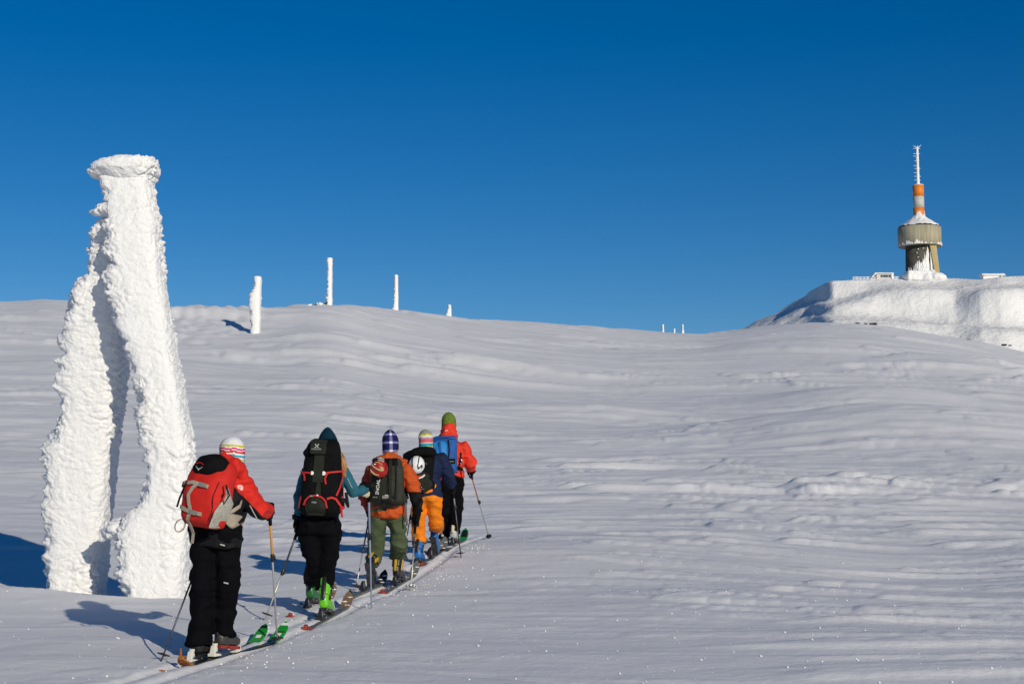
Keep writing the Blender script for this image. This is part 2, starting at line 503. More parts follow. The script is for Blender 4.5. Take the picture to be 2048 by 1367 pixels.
def solid(name, prims, m, parent=None, smooth=True, bevel=0.0, loc=None):
    o = link(name, mesh_of(name, prims, m, smooth), parent, loc)
    if bevel > 0:
        b = o.modifiers.new('bevel', 'BEVEL'); b.width = bevel; b.segments = 2; b.limit_method = 'ANGLE'
    return o

def fuse(name, prims, m, voxel, smooth=2):
    """one continuous skin over overlapping shapes"""
    me = mesh_of(name + '_raw', prims, m)
    o = bpy.data.objects.new('fuse_tmp', me); col.objects.link(o)
    r = o.modifiers.new('r', 'REMESH'); r.mode = 'VOXEL'; r.voxel_size = voxel; r.use_smooth_shade = True
    if smooth:
        s = o.modifiers.new('s', 'SMOOTH'); s.iterations = smooth; s.factor = 0.5
    bpy.context.view_layer.update()
    dg = bpy.context.evaluated_depsgraph_get()
    out = bpy.data.meshes.new_from_object(o.evaluated_get(dg))
    out.name = name
    bpy.data.objects.remove(o); bpy.data.meshes.remove(me)
    out.materials.clear()
    for x in (m if isinstance(m, (list, tuple)) else [m]): out.materials.append(x)
    out.polygons.foreach_set('use_smooth', np.ones(len(out.polygons), dtype=bool))
    return out

def get_co(me):
    a = np.empty(len(me.vertices) * 3, dtype=np.float32); me.vertices.foreach_get('co', a)
    return a.reshape(-1, 3).astype(float)
def get_no(me):
    a = np.empty(len(me.vertices) * 3, dtype=np.float32); me.vertices.foreach_get('normal', a)
    return a.reshape(-1, 3).astype(float)
def set_co(me, c):
    me.vertices.foreach_set('co', np.asarray(c, dtype=np.float32).ravel()); me.update()
def face_centers(me):
    a = np.empty(len(me.polygons) * 3, dtype=np.float32); me.polygons.foreach_get('center', a)
    return a.reshape(-1, 3).astype(float)

# ------------------------------------------------------------------ rime
def loft(slices, power=4.0, n=36):
    """level slices (left point, right point, half depth) joined into a closed slab"""
    ang = np.arange(n) * 2 * math.pi / n
    ca = np.sign(np.cos(ang)) * np.abs(np.cos(ang)) ** (2 / power); sa = np.sign(np.sin(ang)) * np.abs(np.sin(ang)) ** (2 / power)
    V = []
    for a, b, d in slices:
        a, b = np.array(a, float), np.array(b, float); c = (a + b) / 2
        V.append(c + np.outer(ca, (b - a) / 2) + np.outer(sa, [0, d, 0]))
    V = np.concatenate(V)
    if V[-1, 2] < V[0, 2]: V = np.concatenate([V[k * n:(k + 1) * n] for k in range(len(slices) - 1, -1, -1)])
    F = [tuple(int(x) for x in q) for q in grid_quads(len(slices), n, wrap=True)] + [tuple(range(n))[::-1], tuple(range(len(V) - n, len(V)))]
    return V, F

def rime_displace(me, size, amount, feather, seed, fine=1.0):
    """overlapping scales on every face, shelves of feathers pointing upwind (to the left)"""
    c = get_co(me); nn = get_no(me)
    wob = np.stack([fbm3(c * 0.42 / size, 3, seed + 40 + k) for k in range(3)], -1) * 0.62 * size
    def scales(k, sd, w):
        d1, d2, val = worley3((c + wob) / (size * np.array(k)), sd)
        return sstep(0.0, w, d2 - d1) * (0.25 + 0.75 * val) + 0.35 * (0.7 - d1)
    big = fbm3(c / (size * 3.0), 2, seed + 11)
    small = fbm3(c / (size * 0.16), 2, seed + 13)
    disp = amount * (0.50 * scales((1.3, 1.3, 0.8), seed, 0.26) + 0.62 * scales((0.62, 0.62, 0.36), seed + 7, 0.24) + 0.26 * scales((0.24, 0.24, 0.17), seed + 27, 0.3) + 0.45 * big + 0.24 * small * fine - 0.72)
    calm = 0.45 + 0.75 * sstep(-0.25, 0.4, vnoise3(c / (size * np.array([2.2, 2.2, 3.0])), seed + 31) + 0.4 * vnoise3(c / size, seed + 32))
    disp = (disp + amount * 0.3) * calm - amount * 0.3
    disp = disp * (0.55 + 0.5 * np.abs(nn[:, 0]) + 0.3 * np.abs(nn[:, 2]))
    out = c + nn * disp[:, None]
    left = np.clip(-nn[:, 0] * 1.3 - 0.2, 0, 1)
    z3 = np.array([1.5, 1.0, 0.55])
    sh = 0.35 + 0.9 * vnoise3(c / (size * z3 * 1.6), seed + 20) + 0.75 * vnoise3(c / (size * z3 * 0.7), seed + 17) + 0.30 * vnoise3(c / (size * np.array([0.3, 0.3, 0.14])), seed + 18) + 0.25 * vnoise3(c / (size * 0.09), seed + 21)
    out[:, 0] -= feather * left * np.clip(sh, -0.6, 2)
    out[:, 2] += feather * 0.12 * left * np.clip(sh, -0.5, 2)
    right = np.clip(nn[:, 0] - 0.4, 0, 1)
    out[:, 0] += feather * 0.20 * right * vnoise3(c / (size * 0.25), seed + 19)
    set_co(me, out)

tripod = empty('rime_tripod', (-3.728, 16.578, 1.187), 'huge rime-crusted concrete tripod towering at the left of the skiers', 'rime tripod')
right_leg = [  # left edge, right edge, half depth
    ((-0.237, 0.02, -0.195), (0.371, 0.02, -0.195), 0.30), ((-0.237, 0.004, -0.041), (0.381, 0.004, -0.041), 0.30), ((-0.288, -0.015, 0.138), (0.402, -0.015, 0.138), 0.30), ((-0.309, -0.031, 0.292), (0.412, -0.031, 0.292), 0.30), ((-0.319, -0.052, 0.497), (0.422, -0.052, 0.497), 0.30), ((-0.252, -0.054, 0.702), (0.429, -0.054, 0.702), 0.30), ((-0.056, -0.075, 0.907), (0.439, -0.075, 0.907), 0.30), ((-0.03, -0.082, 1.163), (0.435, -0.082, 1.163), 0.30), ((-0.006, -0.099, 1.421), (0.428, -0.099, 1.421), 0.30), ((-0.055, -0.116, 1.678), (0.4, -0.116, 1.678), 0.29), ((-0.106, -0.123, 1.936), (0.354, -0.123, 1.936), 0.29), ((-0.183, -0.136, 2.247), (0.293, -0.136, 2.247), 0.28), ((-0.266, -0.143, 2.507), (0.242, -0.143, 2.507), 0.28), ((-0.362, -0.14, 2.768), (0.195, -0.14, 2.768), 0.27), ((-0.418, -0.147, 3.029), (0.149, -0.147, 3.029), 0.27), ((-0.447, -0.145, 3.292), (0.095, -0.145, 3.292), 0.26), ((-0.473, -0.152, 3.555), (0.065, -0.152, 3.555), 0.26), ((-0.491, -0.15, 3.82), (0.027, -0.15, 3.82), 0.25), ((-0.512, -0.152, 4.032), (-0.014, -0.152, 4.032), 0.25), ((-0.485, -0.152, 4.218), (-0.045, -0.152, 4.218), 0.24), ((-0.467, -0.153, 4.324), (-0.068, -0.153, 4.324), 0.22)]
left_leg = [
    ((-1.289, 0.976, -0.199), (-0.739, 0.976, -0.199), 0.34), ((-1.3, 0.951, 0.045), (-0.723, 0.951, 0.045), 0.34), ((-1.297, 0.918, 0.262), (-0.693, 0.918, 0.262), 0.34), ((-1.259, 0.863, 0.587), (-0.655, 0.863, 0.587), 0.34), ((-1.253, 0.809, 0.912), (-0.617, 0.809, 0.912), 0.33), ((-1.28, 0.755, 1.235), (-0.585, 0.755, 1.235), 0.33), ((-1.274, 0.712, 1.45), (-0.553, 0.712, 1.45), 0.33), ((-1.125, 0.654, 1.718), (-0.513, 0.654, 1.718), 0.32), ((-1.1, 0.596, 1.985), (-0.474, 0.596, 1.985), 0.32), ((-1.078, 0.522, 2.304), (-0.431, 0.522, 2.304), 0.32), ((-1.04, 0.454, 2.568), (-0.432, 0.454, 2.568), 0.31), ((-0.994, 0.371, 2.883), (-0.452, 0.371, 2.883), 0.30), ((-0.878, 0.293, 3.142), (-0.462, 0.293, 3.142), 0.28), ((-0.729, 0.234, 3.323), (-0.452, 0.234, 3.323), 0.26), ((-0.724, 0.152, 3.525), (-0.416, 0.152, 3.525), 0.24), ((-0.666, 0.071, 3.726), (-0.348, 0.071, 3.726), 0.22), ((-0.592, 0.018, 3.85), (-0.312, 0.018, 3.85), 0.2)]
cap_slab = [((-0.467, -0.141, 4.215), (-0.037, -0.141, 4.215), 0.26), ((-0.572, -0.148, 4.277), (0.005, -0.148, 4.277), 0.30), ((-0.666, -0.152, 4.319), (0.026, -0.152, 4.319), 0.33), ((-0.676, -0.158, 4.371), (0.026, -0.158, 4.371), 0.33), ((-0.593, -0.163, 4.423), (0.016, -0.163, 4.423), 0.31), ((-0.456, -0.168, 4.465), (-0.016, -0.168, 4.465), 0.26)]
cap_lobe = ball((-0.564, -0.201, 4.309), (0.13, 0.2, 0.075), n=14, m=10)
shelf = tube([(-0.452, -0.211, 3.925), (-0.551, -0.21, 3.914), (-0.619, -0.208, 3.894)], [(0.10, 0.16), (0.075, 0.13), (0.04, 0.08)], (0, 0, 1), n=12)
spur = tube([(-0.165, -0.066, 0.625), (-0.309, -0.064, 0.609), (-0.402, -0.06, 0.568)], [(0.17, 0.2), (0.12, 0.16), (0.07, 0.1)], (0, 0, 1), n=12)
for k, (nm, prims) in enumerate((('leg', [loft(right_leg), shelf, spur]), ('leg', [loft(left_leg)]), ('cap', [loft(cap_slab, 3.0), cap_lobe]))):
    me = fuse(nm, prims, RIME, 0.012, 2)
    rime_displace(me, 0.20, 0.036 if k < 2 else 0.036, 0.075 if k < 2 else 0.04, 3 + 10 * k)
    link(nm, me, tripod)

def marker_pillar(base, k, slices, label, voxel, seed, amount=0.045, feather=0.09, size=0.2):
    """slices (height, left, right) in steps of k metres; the foot goes on below the snow"""
    sl = [(-1.6 / k, slices[0][1] * 1.1, slices[0][2] * 1.1)] + slices
    me = fuse('rime_pillar', [loft([((l * k, 0, h * k), (r * k, 0, h * k), 0.30 + 0.2 * (r - l) * k) for h, l, r in sl], 3.0, 20)], RIME, voxel, 1)
    rime_displace(me, size, amount, feather, seed)
    o = link('rime_pillar', me, None, base)
    return tag(o, label, 'rime pillar', 'rime pillars along the ridge')

marker_pillar((-16.214, 101.264, 13.013), 0.032, [(0, -12, 3.5), (34, -14, 3.5), (62, -17, 4), (76, -18, 4), (86, -15.5, 4.3), (97, -9.5, 4.3), (112, -8.5, 4.5), (120, -8, 4.5)], 'short rime pillar with bulging left side casting a blue shadow on the slope', 0.035, 101)
marker_pillar((-16.211, 140.759, 19.817), 0.0446, [(0, -9, 4.5), (12, -6.5, 4.5), (50, -5, 4.2), (90, -5.5, 4), (97, -7, 4), (101, -6.5, 3.5)], 'tall straight rime pillar beside the rubble on the rounded crest', 0.045, 102)
marker_pillar((-13.447, 183.259, 24.437), 0.058, [(0, -8.5, 5.5), (12, -6, 5), (40, -4, 4.5), (74, -3, 3.5), (80, -3.5, 3.5)], 'slender rime pillar with flared foot on the ridge right of the crest', 0.05, 103)
marker_pillar((-9.57, 238.327, 30.497), 0.0755, [(-16, -12, 10), (0, -7, 7), (12, -4.5, 6), (22, -1, 5.5), (29, -1.5, 5)], 'stubby wedge-shaped rime pillar half hidden behind the ridge', 0.055, 104)
marker_pillar((37.928, 397.592, 45.872), 0.126, [(-30, -2.5, 2.5), (0, -2.5, 2.5), (12, -2, 2), (18.5, -2.5, 2)], 'leftmost of three tiny far rime posts beyond the ridge', 0.08, 105, size=0.3)
marker_pillar((41.263, 402.575, 46.294), 0.127, [(-30, -2.5, 2.5), (0, -2, 2), (8, -2, 2), (11, -2.5, 2.5)], 'shortest middle one of three tiny far rime posts beyond the ridge', 0.08, 106, size=0.3)
marker_pillar((43.961, 407.545, 46.841), 0.129, [(-30, -3, 3), (0, -2.5, 3), (6, -2.8, 2.8), (10, -1.5, 1.6), (19.5, -2, 1.6)], 'rightmost of three tiny far rime posts beyond the ridge', 0.08, 107, size=0.3)

# rubble with dark rock showing, beside the pillar on the crest
rx_, ry_, _ = (-17.29, 140.118, 19.691)
rub = empty('rubble_heap', (rx_, ry_, gz(rx_, ry_) + 0.12), 'low heap of rimed rubble with dark rocks beside the tall pillar', 'rubble')
ROCK = mat('dark_rock', (0.055, 0.052, 0.05), 0.9, 0.2, var=0.4, scale=3)
prims = []
for k in range(26):
    px = -0.85 + 1.75 * k / 25
    prims.append(ball((px * 1.0 + rng.normal(0, 0.03), rng.normal(0, 0.15), 0.02 + 0.16 * rng.random() + 0.10 * (px > 0)), 0.07 + 0.09 * rng.random(), n=8, m=6))
me = fuse('rime_crust', prims, RIME, 0.03, 0)
rime_displace(me, 0.1, 0.03, 0.03, 120)
link('rime_crust', me, rub)
for px, pz, s in ((0.83, 0.27, 0.12), (0.72, 0.24, 0.09), (-0.12, 0.10, 0.10), (-0.35, 0.08, 0.06), (0.02, 0.12, 0.06)):
    V, F = ball((px, -0.22, pz), (s * 1.3, s, s * 0.8), n=7, m=5)
    V = V + rng.normal(0, s * 0.12, V.shape)
    solid('rock', [(V, F)], ROCK, rub, smooth=False)

# ------------------------------------------------------------------ summit tower
K = 0.1745   # metres per step, the unit the tower was measured in
TOW = Vector((142.622, 550.591, 82.601))
tower = empty('communications_tower', TOW, 'concrete summit tower with round drum, orange and white shaft and rimed antenna', 'tower')
CONC = mat('weathered_concrete', (0.40, 0.36, 0.25), 0.9, 0.2, var=0.22, scale=0.9, stretch=(1.6, 1.6, 0.12), bump=0.08, bump_scale=2.0)
CONC_D = mat('dark_concrete', (0.105, 0.098, 0.08), 0.9, 0.2, var=0.25, scale=0.6, bump=0.05, bump_scale=2.0)
TAN = mat('tan_concrete', (0.42, 0.33, 0.17), 0.9, 0.2, var=0.12, scale=0.5)
ORANGE = mat('orange_paint', (0.78, 0.22, 0.02), 0.6, 0.4, var=0.14, scale=1.2, stretch=(1, 1, 0.25))
PALE = mat('pale_grey_paint', (0.52, 0.52, 0.47), 0.6, 0.4, var=0.08, scale=1.2)
GAPD = mat('dark_gap', (0.03, 0.03, 0.028), 0.9)
def lathe(prof, n=40, c=(0, 0), jitter=None):
    V, F = [], []
    for r, z in prof:
        for j in range(n):
            a = 2 * math.pi * j / n
            V.append((c[0] + r * math.cos(a), c[1] + r * math.sin(a), z))
    F = [tuple(int(x) for x in q) for q in grid_quads(len(prof), n, wrap=True)]
    F.append(tuple(range(n))[::-1]); F.append(tuple(range(len(V) - n, len(V))))
    return np.array(V, float), F
solid('shaft', [lathe([(29.5 * K, -4), (29 * K, 0), (28 * K, 66 * K)])], CONC_D, tower)
# buttress: a tall tan fin at the front right
fin = []
for z, x0, x1 in ((-2, 21, 32.5), (0, 21, 32), (64 * K, 11.5, 26)):
    fin += [(x0 * K, -32 * K, z), (x1 * K, -26.5 * K, z), (x1 * K, 0, z), (x0 * K, 0, z)]
solid('buttress', [(np.array(fin), [(0, 1, 5, 4), (1, 2, 6, 5), (2, 3, 7, 6), (3, 0, 4, 7), (4, 5, 9, 8), (5, 6, 10, 9), (6, 7, 11, 10), (7, 4, 8, 11), (0, 3, 2, 1), (8, 9, 10, 11)])], TAN, tower, smooth=False)
for px, pz in ((-10.5, 54), (-1, 55.5), (-13, 47), (-11, 38), (4, 18)):
    a = px / 29.0
    y = -math.sqrt(1 - a * a) * 28.6 * K
    solid('porthole', [tube([(px * K, y + 0.5, pz * K), (px * K, y - 0.12, pz * K)], [0.26, 0.26], (1, 0, 0), n=10, cap=0.1)], GAPD, tower)
    solid('sill_snow', [ball((px * K, y - 0.1, pz * K - 0.33), (0.34, 0.25, 0.16), n=8, m=5)], RIME, tower)
drum = solid('drum', [lathe([(40 * K, 61.5 * K), (42.4 * K, 62 * K), (42.6 * K, 99 * K), (41.0 * K, 99.3 * K)], 72)], CONC, tower)
for p in drum.data.polygons:
    if abs(p.normal.z) > 0.7: p.use_smooth = False
solid('parapet_gap', [lathe([(40.6 * K, 98 * K), (39.2 * K, 102.5 * K)], 48)], GAPD, tower)
def ragged_skin(name, rf, z0, zt, a0, a1, seed, th=0.35, na=150, nz=26, ragged=1.0, parent=None):
    """rime sheet lying on a round wall between two angles, with a torn upper edge"""
    A = np.linspace(a0, a1, na)
    q = np.stack([A * 9, A * 0, A * 0 + seed], -1)
    top = zt(A) + ragged * (1.6 * vnoise3(q * 0.8, seed) + 1.3 * vnoise3(q * 2.2, seed + 1) + 0.7 * vnoise3(q * 6, seed + 2))
    t = np.linspace(0, 1, nz)
    Z = z0 + np.outer(t, np.maximum(top - z0, 0.05))
    AA = np.broadcast_to(A, Z.shape)
    off = th * (1 - t[:, None] ** 3) * (0.6 + 0.5 * vnoise3(np.stack([AA.ravel() * 22, Z.ravel() * 1.1, AA.ravel() * 0], -1), seed + 5).reshape(Z.shape)) + 0.02
    off = off + 0.10 * vnoise3(np.stack([AA.ravel() * 60, Z.ravel() * 3.5, AA.ravel() * 0], -1), seed + 6).reshape(Z.shape) * (1 - t[:, None])
    off[:, 0] = -0.05; off[:, -1] = -0.05; off[-1] = -0.05
    R = rf(Z) + off
    V = np.stack([R * np.cos(AA), R * np.sin(AA), Z], -1).reshape(-1, 3)
    return link(name, np_mesh(name, V, grid_quads(nz, na), RIME), parent or tower)
sh_r = lambda Z: (29 - Z / (66 * K)) * K
ragged_skin('rime_sheet', sh_r, -1.0, lambda A: np.interp(A, [-2.9, -2.4, -1.9, -1.57, -1.25], [2.4, 3.0, 4.6, 6.6, 8.4]), -3.0, -1.20, 131, th=0.5)
ragged_skin('rime_sheet', lambda Z: sh_r(Z) + 0.62, -1.0, lambda A: np.interp(A, [-1.16, -1.05, -0.80], [8.2, 5.6, 1.0]), -1.17, -0.80, 133, na=50, th=0.45)
ragged_skin('rime_sheet', sh_r, -1.0, lambda A: np.interp(A, [-0.5, -0.1, 0.3], [2.0, 8.0, 7.0]), -0.30, 0.5, 135, na=60, th=0.5)
ragged_skin('rime_band', lambda Z: 42.5 * K, 61.6 * K, lambda A: 64.8 * K + 0.35 * np.cos(A * 3), -3.3, 0.3, 137, th=0.16, na=220, nz=12, ragged=0.55)
# roof: a snow-laden cone
prof = [(40.4 * K, 101.6 * K), (39.6 * K, 103.2 * K), (29 * K, 109.5 * K), (19 * K, 116 * K), (11.5 * K, 123.5 * K), (10.2 * K, 126 * K)]
n = 64; rows = 24
pr = np.array(prof); tt = np.linspace(0, len(prof) - 1, rows)
RR = np.interp(tt, np.arange(len(prof)), pr[:, 0]); ZZ = np.interp(tt, np.arange(len(prof)), pr[:, 1])
A = np.linspace(0, 2 * math.pi, n, endpoint=False)
P = np.stack([np.outer(RR, np.cos(A)), np.outer(RR, np.sin(A)), np.repeat(ZZ[:, None], n, 1)], -1).reshape(-1, 3)
P[:, 2] += 0.28 * vnoise3(P * 1.3, 141) + 0.14 * vnoise3(P * 4.0, 142)
link('snow_roof', np_mesh('snow_roof', P, grid_quads(rows, n, wrap=True), RIME), tower)
ub = 121 * K
for z0, z1, m in ((118, 140.5, ORANGE), (140.5, 163, PALE), (163, 186, ORANGE)):
    solid('shaft_band', [lathe([(11.05 * K, z0 * K), (10.95 * K, z1 * K - 0.006)])], m, tower)
solid('shaft_cap', [lathe([(10.9 * K, 185.99 * K), (10.5 * K, 187.2 * K), (6 * K, 188.2 * K), (2.5 * K, 189.2 * K)], 28)], RIME, tower)
ragged_skin('rime_sheet', lambda Z: 11.05 * K, 120 * K, lambda A: 126 * K + 0.9 * np.cos(A * 4 + 1), -3.1, 0.1, 143, th=0.22, na=90, nz=14, ragged=0.6)
me = fuse('antenna', [tube([(0, 0, 187 * K), (0, 0, 225 * K), (0, 0, 262.5 * K)], [3.1 * K, 2.8 * K, 2.6 * K], n=14)], RIME, 0.07, 0)
rime_displace(me, 0.35, 0.12, 0.10, 145)
ant = link('antenna', me, tower)
for k in range(9):
    z = (196 + 8.1 * k + rng.normal(0, 0.8)) * K
    for s in (-1, 1):
        if s > 0 and k in (2, 4, 5, 6): continue
        ln = (6.2 if s < 0 else 4.4) * K * rng.uniform(0.75, 1.15)
        solid('antenna_rod', [tube([(s * 1.5 * K, 0, z), (s * (1.5 * K + ln * 0.5), 0, z + 0.02), (s * (1.5 * K + ln), 0, z + rng.normal(0, 0.06))], [0.05, 0.10, 0.04], (0, 0, 1), n=7)], RIME, ant)
for dx, dz in ((-7, 6.5), (-2.2, 4.5), (1.8, 6.5), (8, 7)):
    solid('antenna_rod', [tube([(dx * 0.15 * K, 0, 262 * K), (dx * K, 0.3, (262 + dz) * K)], [0.14, 0.07], (0, 1, 0), n=7)], RIME, ant)

# drifts against the tower foot
def drift(name, prims, seed, voxel=0.3):
    me = fuse(name, prims, FAR_SNOW, voxel, 3)
    c = get_co(me); set_co(me, c + get_no(me) * (0.25 * fbm3(c * 0.6, 3, seed))[:, None])
    o = link(name, me, None, TOW); o['kind'] = 'structure'
    return o
drift('snow_bank', [box((-13 * K, -30 * K, -0.4), (46 * K, 5, 3.2)), ball((-33 * K, -28 * K, -0.9), (9 * K, 3, 12 * K)), ball((10 * K, -32 * K, -1.0), (22 * K, 3, 13 * K)), ball((20 * K, -33 * K, -1.0), (24 * K, 3.2, 10 * K)), ball((14 * K, -31 * K, -1.0), (11 * K, 2.4, 17 * K))], 151)

# hut with a dark window band, left of the tower
hut = empty('summit_hut', (128.771, 546.666, 81.676), 'low snow-roofed hut with dark window band just left of the tower', 'hut')
HW = mat('rimed_hut_wall', (0.62, 0.60, 0.57), 0.9, 0.2, var=0.15, scale=2)
solid('wall', [box((0.3, 2, 0.55), (5.4, 4, 2.2)), box((0.1, 2, -1.2), (5.6, 4, 1.6))], HW, hut, smooth=False)
GLASS = mat('hut_window', (0.035, 0.06, 0.09), 0.15, 0.6)
solid('window', [box((0.75, -0.04, 0.72), (3.5, 0.12, 0.78))], GLASS, hut, smooth=False)
solid('window_frame', [box((0.75, -0.07, 1.16), (3.8, 0.14, 0.1)), box((0.75, -0.07, 0.28), (3.8, 0.14, 0.1)), box((-0.3, -0.11, 0.72), (0.1, 0.1, 0.78)), box((1.6, -0.11, 0.72), (0.1, 0.1, 0.78))], HW, hut, smooth=False)
me = fuse('roof', [box((0.25, 1.9, 1.72), (6.6, 5, 0.35)), tube([(-2.9, 0.4, 1.5), (-4.3, 0.4, 0.2)], [(0.35, 1.2), (0.3, 1.2)], (1, 0, 0)), box((3.05, 0.6, 0.7), (0.8, 2, 2.0))], RIME, 0.12, 1)
rime_displace(me, 0.5, 0.12, 0.1, 155)
link('roof', me, hut)
hut2 = empty('summit_hut', (167.76, 550.682, 81.733), 'small rime-plastered hut standing alone right of the tower', 'hut')
me = fuse('wall', [box((0, 1, -0.4), (6.9, 3.2, 4.0))], RIME, 0.12, 0)
rime_displace(me, 0.6, 0.12, 0.08, 157)
link('wall', me, hut2)
me = fuse('roof', [box((0, 1, 1.75), (8.0, 4.2, 0.5)), box((0.6, 1, 1.5), (7.4, 3.8, 0.4))], RIME, 0.11, 0)
rime_displace(me, 0.5, 0.10, 0.08, 158)
link('roof', me, hut2)
solid('vent', [box((2.5, -0.62, 1.1), (0.35, 0.5, 0.3))], GAPD, hut2, smooth=False)
# railing along the edge of the plateau
A0, B0 = Vector((118.199, 546.73, 81.073)), Vector((136.123, 547.711, 81.302))
rail = empty('summit_railing', A0, 'long rime-coated railing along the plateau edge left of the tower', 'railing')
dv = B0 - A0
for k in range(15):
    q = dv * (k / 14)
    solid('post', [tube([(q.x, q.y, q.z - 1.5), (q.x, q.y, q.z + 0.95)], [0.13, 0.11], n=7)], RIME, rail)
for h in (0.92, 0.35):
    pts = [(dv.x * k / 14, dv.y * k / 14, dv.z * k / 14 + h + 0.04 * math.sin(k * 2.1)) for k in range(15)]
    solid('rail', [tube(pts, [0.14 + 0.03 * math.sin(k * 1.7) for k in range(15)], (0, 0, 1), n=7)], RIME, rail)

# boulders melting out at the foot of the rimed faces
for k, (p, s, lab) in enumerate((((60.752, 266.22, 32.984), 0.5, 'largest dark boulder strip at the foot of the rimed hill'), ((59.574, 266.215, 33.026), 0.25, 'small dark rock just left of the largest boulder strip'), ((58.144, 266.211, 33.068), 0.3, 'flat dark rock farthest left under the rimed hill'),
        ((72.89, 252.579, 28.828), 0.25, 'lone dark rock on the right shoulder of the snow ridge'), ((76.928, 247.689, 27.522), 0.34, 'dark rock on the ridge near the right edge, left of a smaller one'), ((77.866, 247.697, 27.444), 0.22, 'smaller dark rock nearest the right edge of the ridge'))):
    V, F = ball((0, 0, 0.05), (s * 1.5, s * 0.8, s * 0.42), n=9, m=6)
    V = V + rng.normal(0, s * 0.09, V.shape)
    tag(solid('rock', [(V, F)], ROCK, None, smooth=False, loc=p), lab, 'rock', 'dark rocks under the summit')

# ------------------------------------------------------------------ cloth and gear colours
BLACK = mat('black_shell_cloth', (0.0035, 0.0035, 0.005), 0.85, 0.06, var=0.25, scale=9, bump=0.012, bump_scale=16)
RED = mat('red_shell_cloth', (0.62, 0.022, 0.012), 0.7, 0.3, var=0.10, scale=8, bump=0.012, bump_scale=16)
RED2 = mat('bright_red_shell_cloth', (0.66, 0.035, 0.014), 0.7, 0.3, var=0.10, scale=8, bump=0.012, bump_scale=16)
PACKRED = mat('red_pack_cloth', (0.56, 0.016, 0.010), 0.75, 0.3, var=0.12, scale=12, bump=0.003, bump_scale=40)
RUST = mat('rust_orange_cloth', (0.50, 0.075, 0.012), 0.75, 0.25, var=0.12, scale=8, bump=0.012, bump_scale=16)
RUST_D = mat('dark_red_sleeve', (0.24, 0.022, 0.014), 0.8, 0.2, var=0.12, scale=8, bump=0.012, bump_scale=16)
TEAL = mat('teal_knit', (0.022, 0.115, 0.165), 0.85, 0.2, var=0.14, scale=10, bump=0.003, bump_scale=40)
PETROL = mat('petrol_wool', (0.004, 0.024, 0.045), 0.95, 0.1, var=0.2, scale=14, bump=0.003, bump_scale=90)
NAVY = mat('navy_cloth', (0.006, 0.014, 0.050), 0.8, 0.25, var=0.2, scale=10, bump=0.012, bump_scale=18)
OLIVE = mat('olive_trouser_cloth', (0.070, 0.092, 0.045), 0.8, 0.2, var=0.12, scale=7, bump=0.013, bump_scale=14)
ORANGET = mat('orange_trouser_cloth', (0.78, 0.205, 0.006), 0.75, 0.25, var=0.08, scale=7, bump=0.013, bump_scale=14)
GREYP = mat('charcoal_green_pack', (0.036, 0.038, 0.029), 0.85, 0.15, var=0.2, scale=12, bump=0.003, bump_scale=40)
DKGREEN = mat('dark_green_pack', (0.020, 0.022, 0.015), 0.85, 0.15, var=0.2, scale=12, bump=0.003, bump_scale=40)
BLACKP = mat('black_pack_cloth', (0.004, 0.004, 0.0045), 0.85, 0.12, var=0.3, scale=14, bump=0.003, bump_scale=40)
BLUEP = mat('blue_pack_cloth', (0.012, 0.085, 0.30), 0.7, 0.3, var=0.14, scale=10, bump=0.003, bump_scale=30)
BLUEL = mat('light_blue_panel', (0.02, 0.22, 0.56), 0.65, 0.35, var=0.12, scale=10, bump=0.004, bump_scale=30)
TANW = mat('tan_webbing', (0.36, 0.31, 0.24), 0.85, 0.2, var=0.1, scale=40)
MESHG = mat('grey_mesh_panel', (0.40, 0.38, 0.32), 0.9, 0.1, var=0.22, scale=45)
REDW = mat('red_webbing', (0.50, 0.022, 0.020), 0.7, 0.3)
BLACKW = mat('black_webbing', (0.006, 0.006, 0.007), 0.8, 0.3)
PLASTIC = mat('black_plastic', (0.015, 0.015, 0.017), 0.4, 0.5)
BUCKLE = mat('grey_buckle', (0.22, 0.21, 0.19), 0.45, 0.5)
WHITE = mat('white_print', (0.78, 0.78, 0.76), 0.6, 0.3)
CREAM = mat('cream_leather', (0.62, 0.52, 0.34), 0.7, 0.3)
GREYL = mat('grey_print', (0.42, 0.42, 0.40), 0.6, 0.3)
SKIN = mat('skin', (0.56, 0.32, 0.23), 0.55, 0.4)
HAIR = mat('blond_hair', (0.36, 0.17, 0.055), 0.6, 0.4, var=0.35, scale=60, stretch=(1, 1, 0.2))
STEEL = mat('brushed_steel', (0.50, 0.50, 0.49), 0.3, 0.5, metallic=0.85)
SHAFT_D = mat('dark_alloy', (0.055, 0.06, 0.075), 0.35, 0.5, metallic=0.5)
SHAFT_B = mat('pale_blue_alloy', (0.36, 0.43, 0.60), 0.3, 0.5, metallic=0.5)
SHAFT_G = mat('bare_alloy', (0.46, 0.45, 0.42), 0.35, 0.5, metallic=0.6)
GOLD = mat('golden_shaft', (0.66, 0.31, 0.055), 0.4, 0.5)
COPPER = mat('copper_shaft', (0.42, 0.14, 0.07), 0.4, 0.5)
SKIBLACK = mat('ski_topsheet', (0.012, 0.012, 0.014), 0.35, 0.5, var=0.3, scale=14)
SKIGREEN = mat('green_ski_tip', (0.010, 0.27, 0.025), 0.35, 0.5)
SKIBROWN = mat('brown_ski_tip', (0.20, 0.125, 0.072), 0.6, 0.4, var=0.35, scale=30)
SKIRED = mat('red_ski_tail', (0.30, 0.03, 0.015), 0.4, 0.5, var=0.3, scale=25)
SKIGREY = mat('grey_ski', (0.15, 0.155, 0.15), 0.5, 0.4, var=0.35, scale=25)
TAILORANGE = mat('orange_tail_clip', (0.30, 0.10, 0.02), 0.6, 0.4, var=0.25, scale=25)
LIME = mat('lime_boot_shell', (0.13, 0.50, 0.010), 0.35, 0.5)
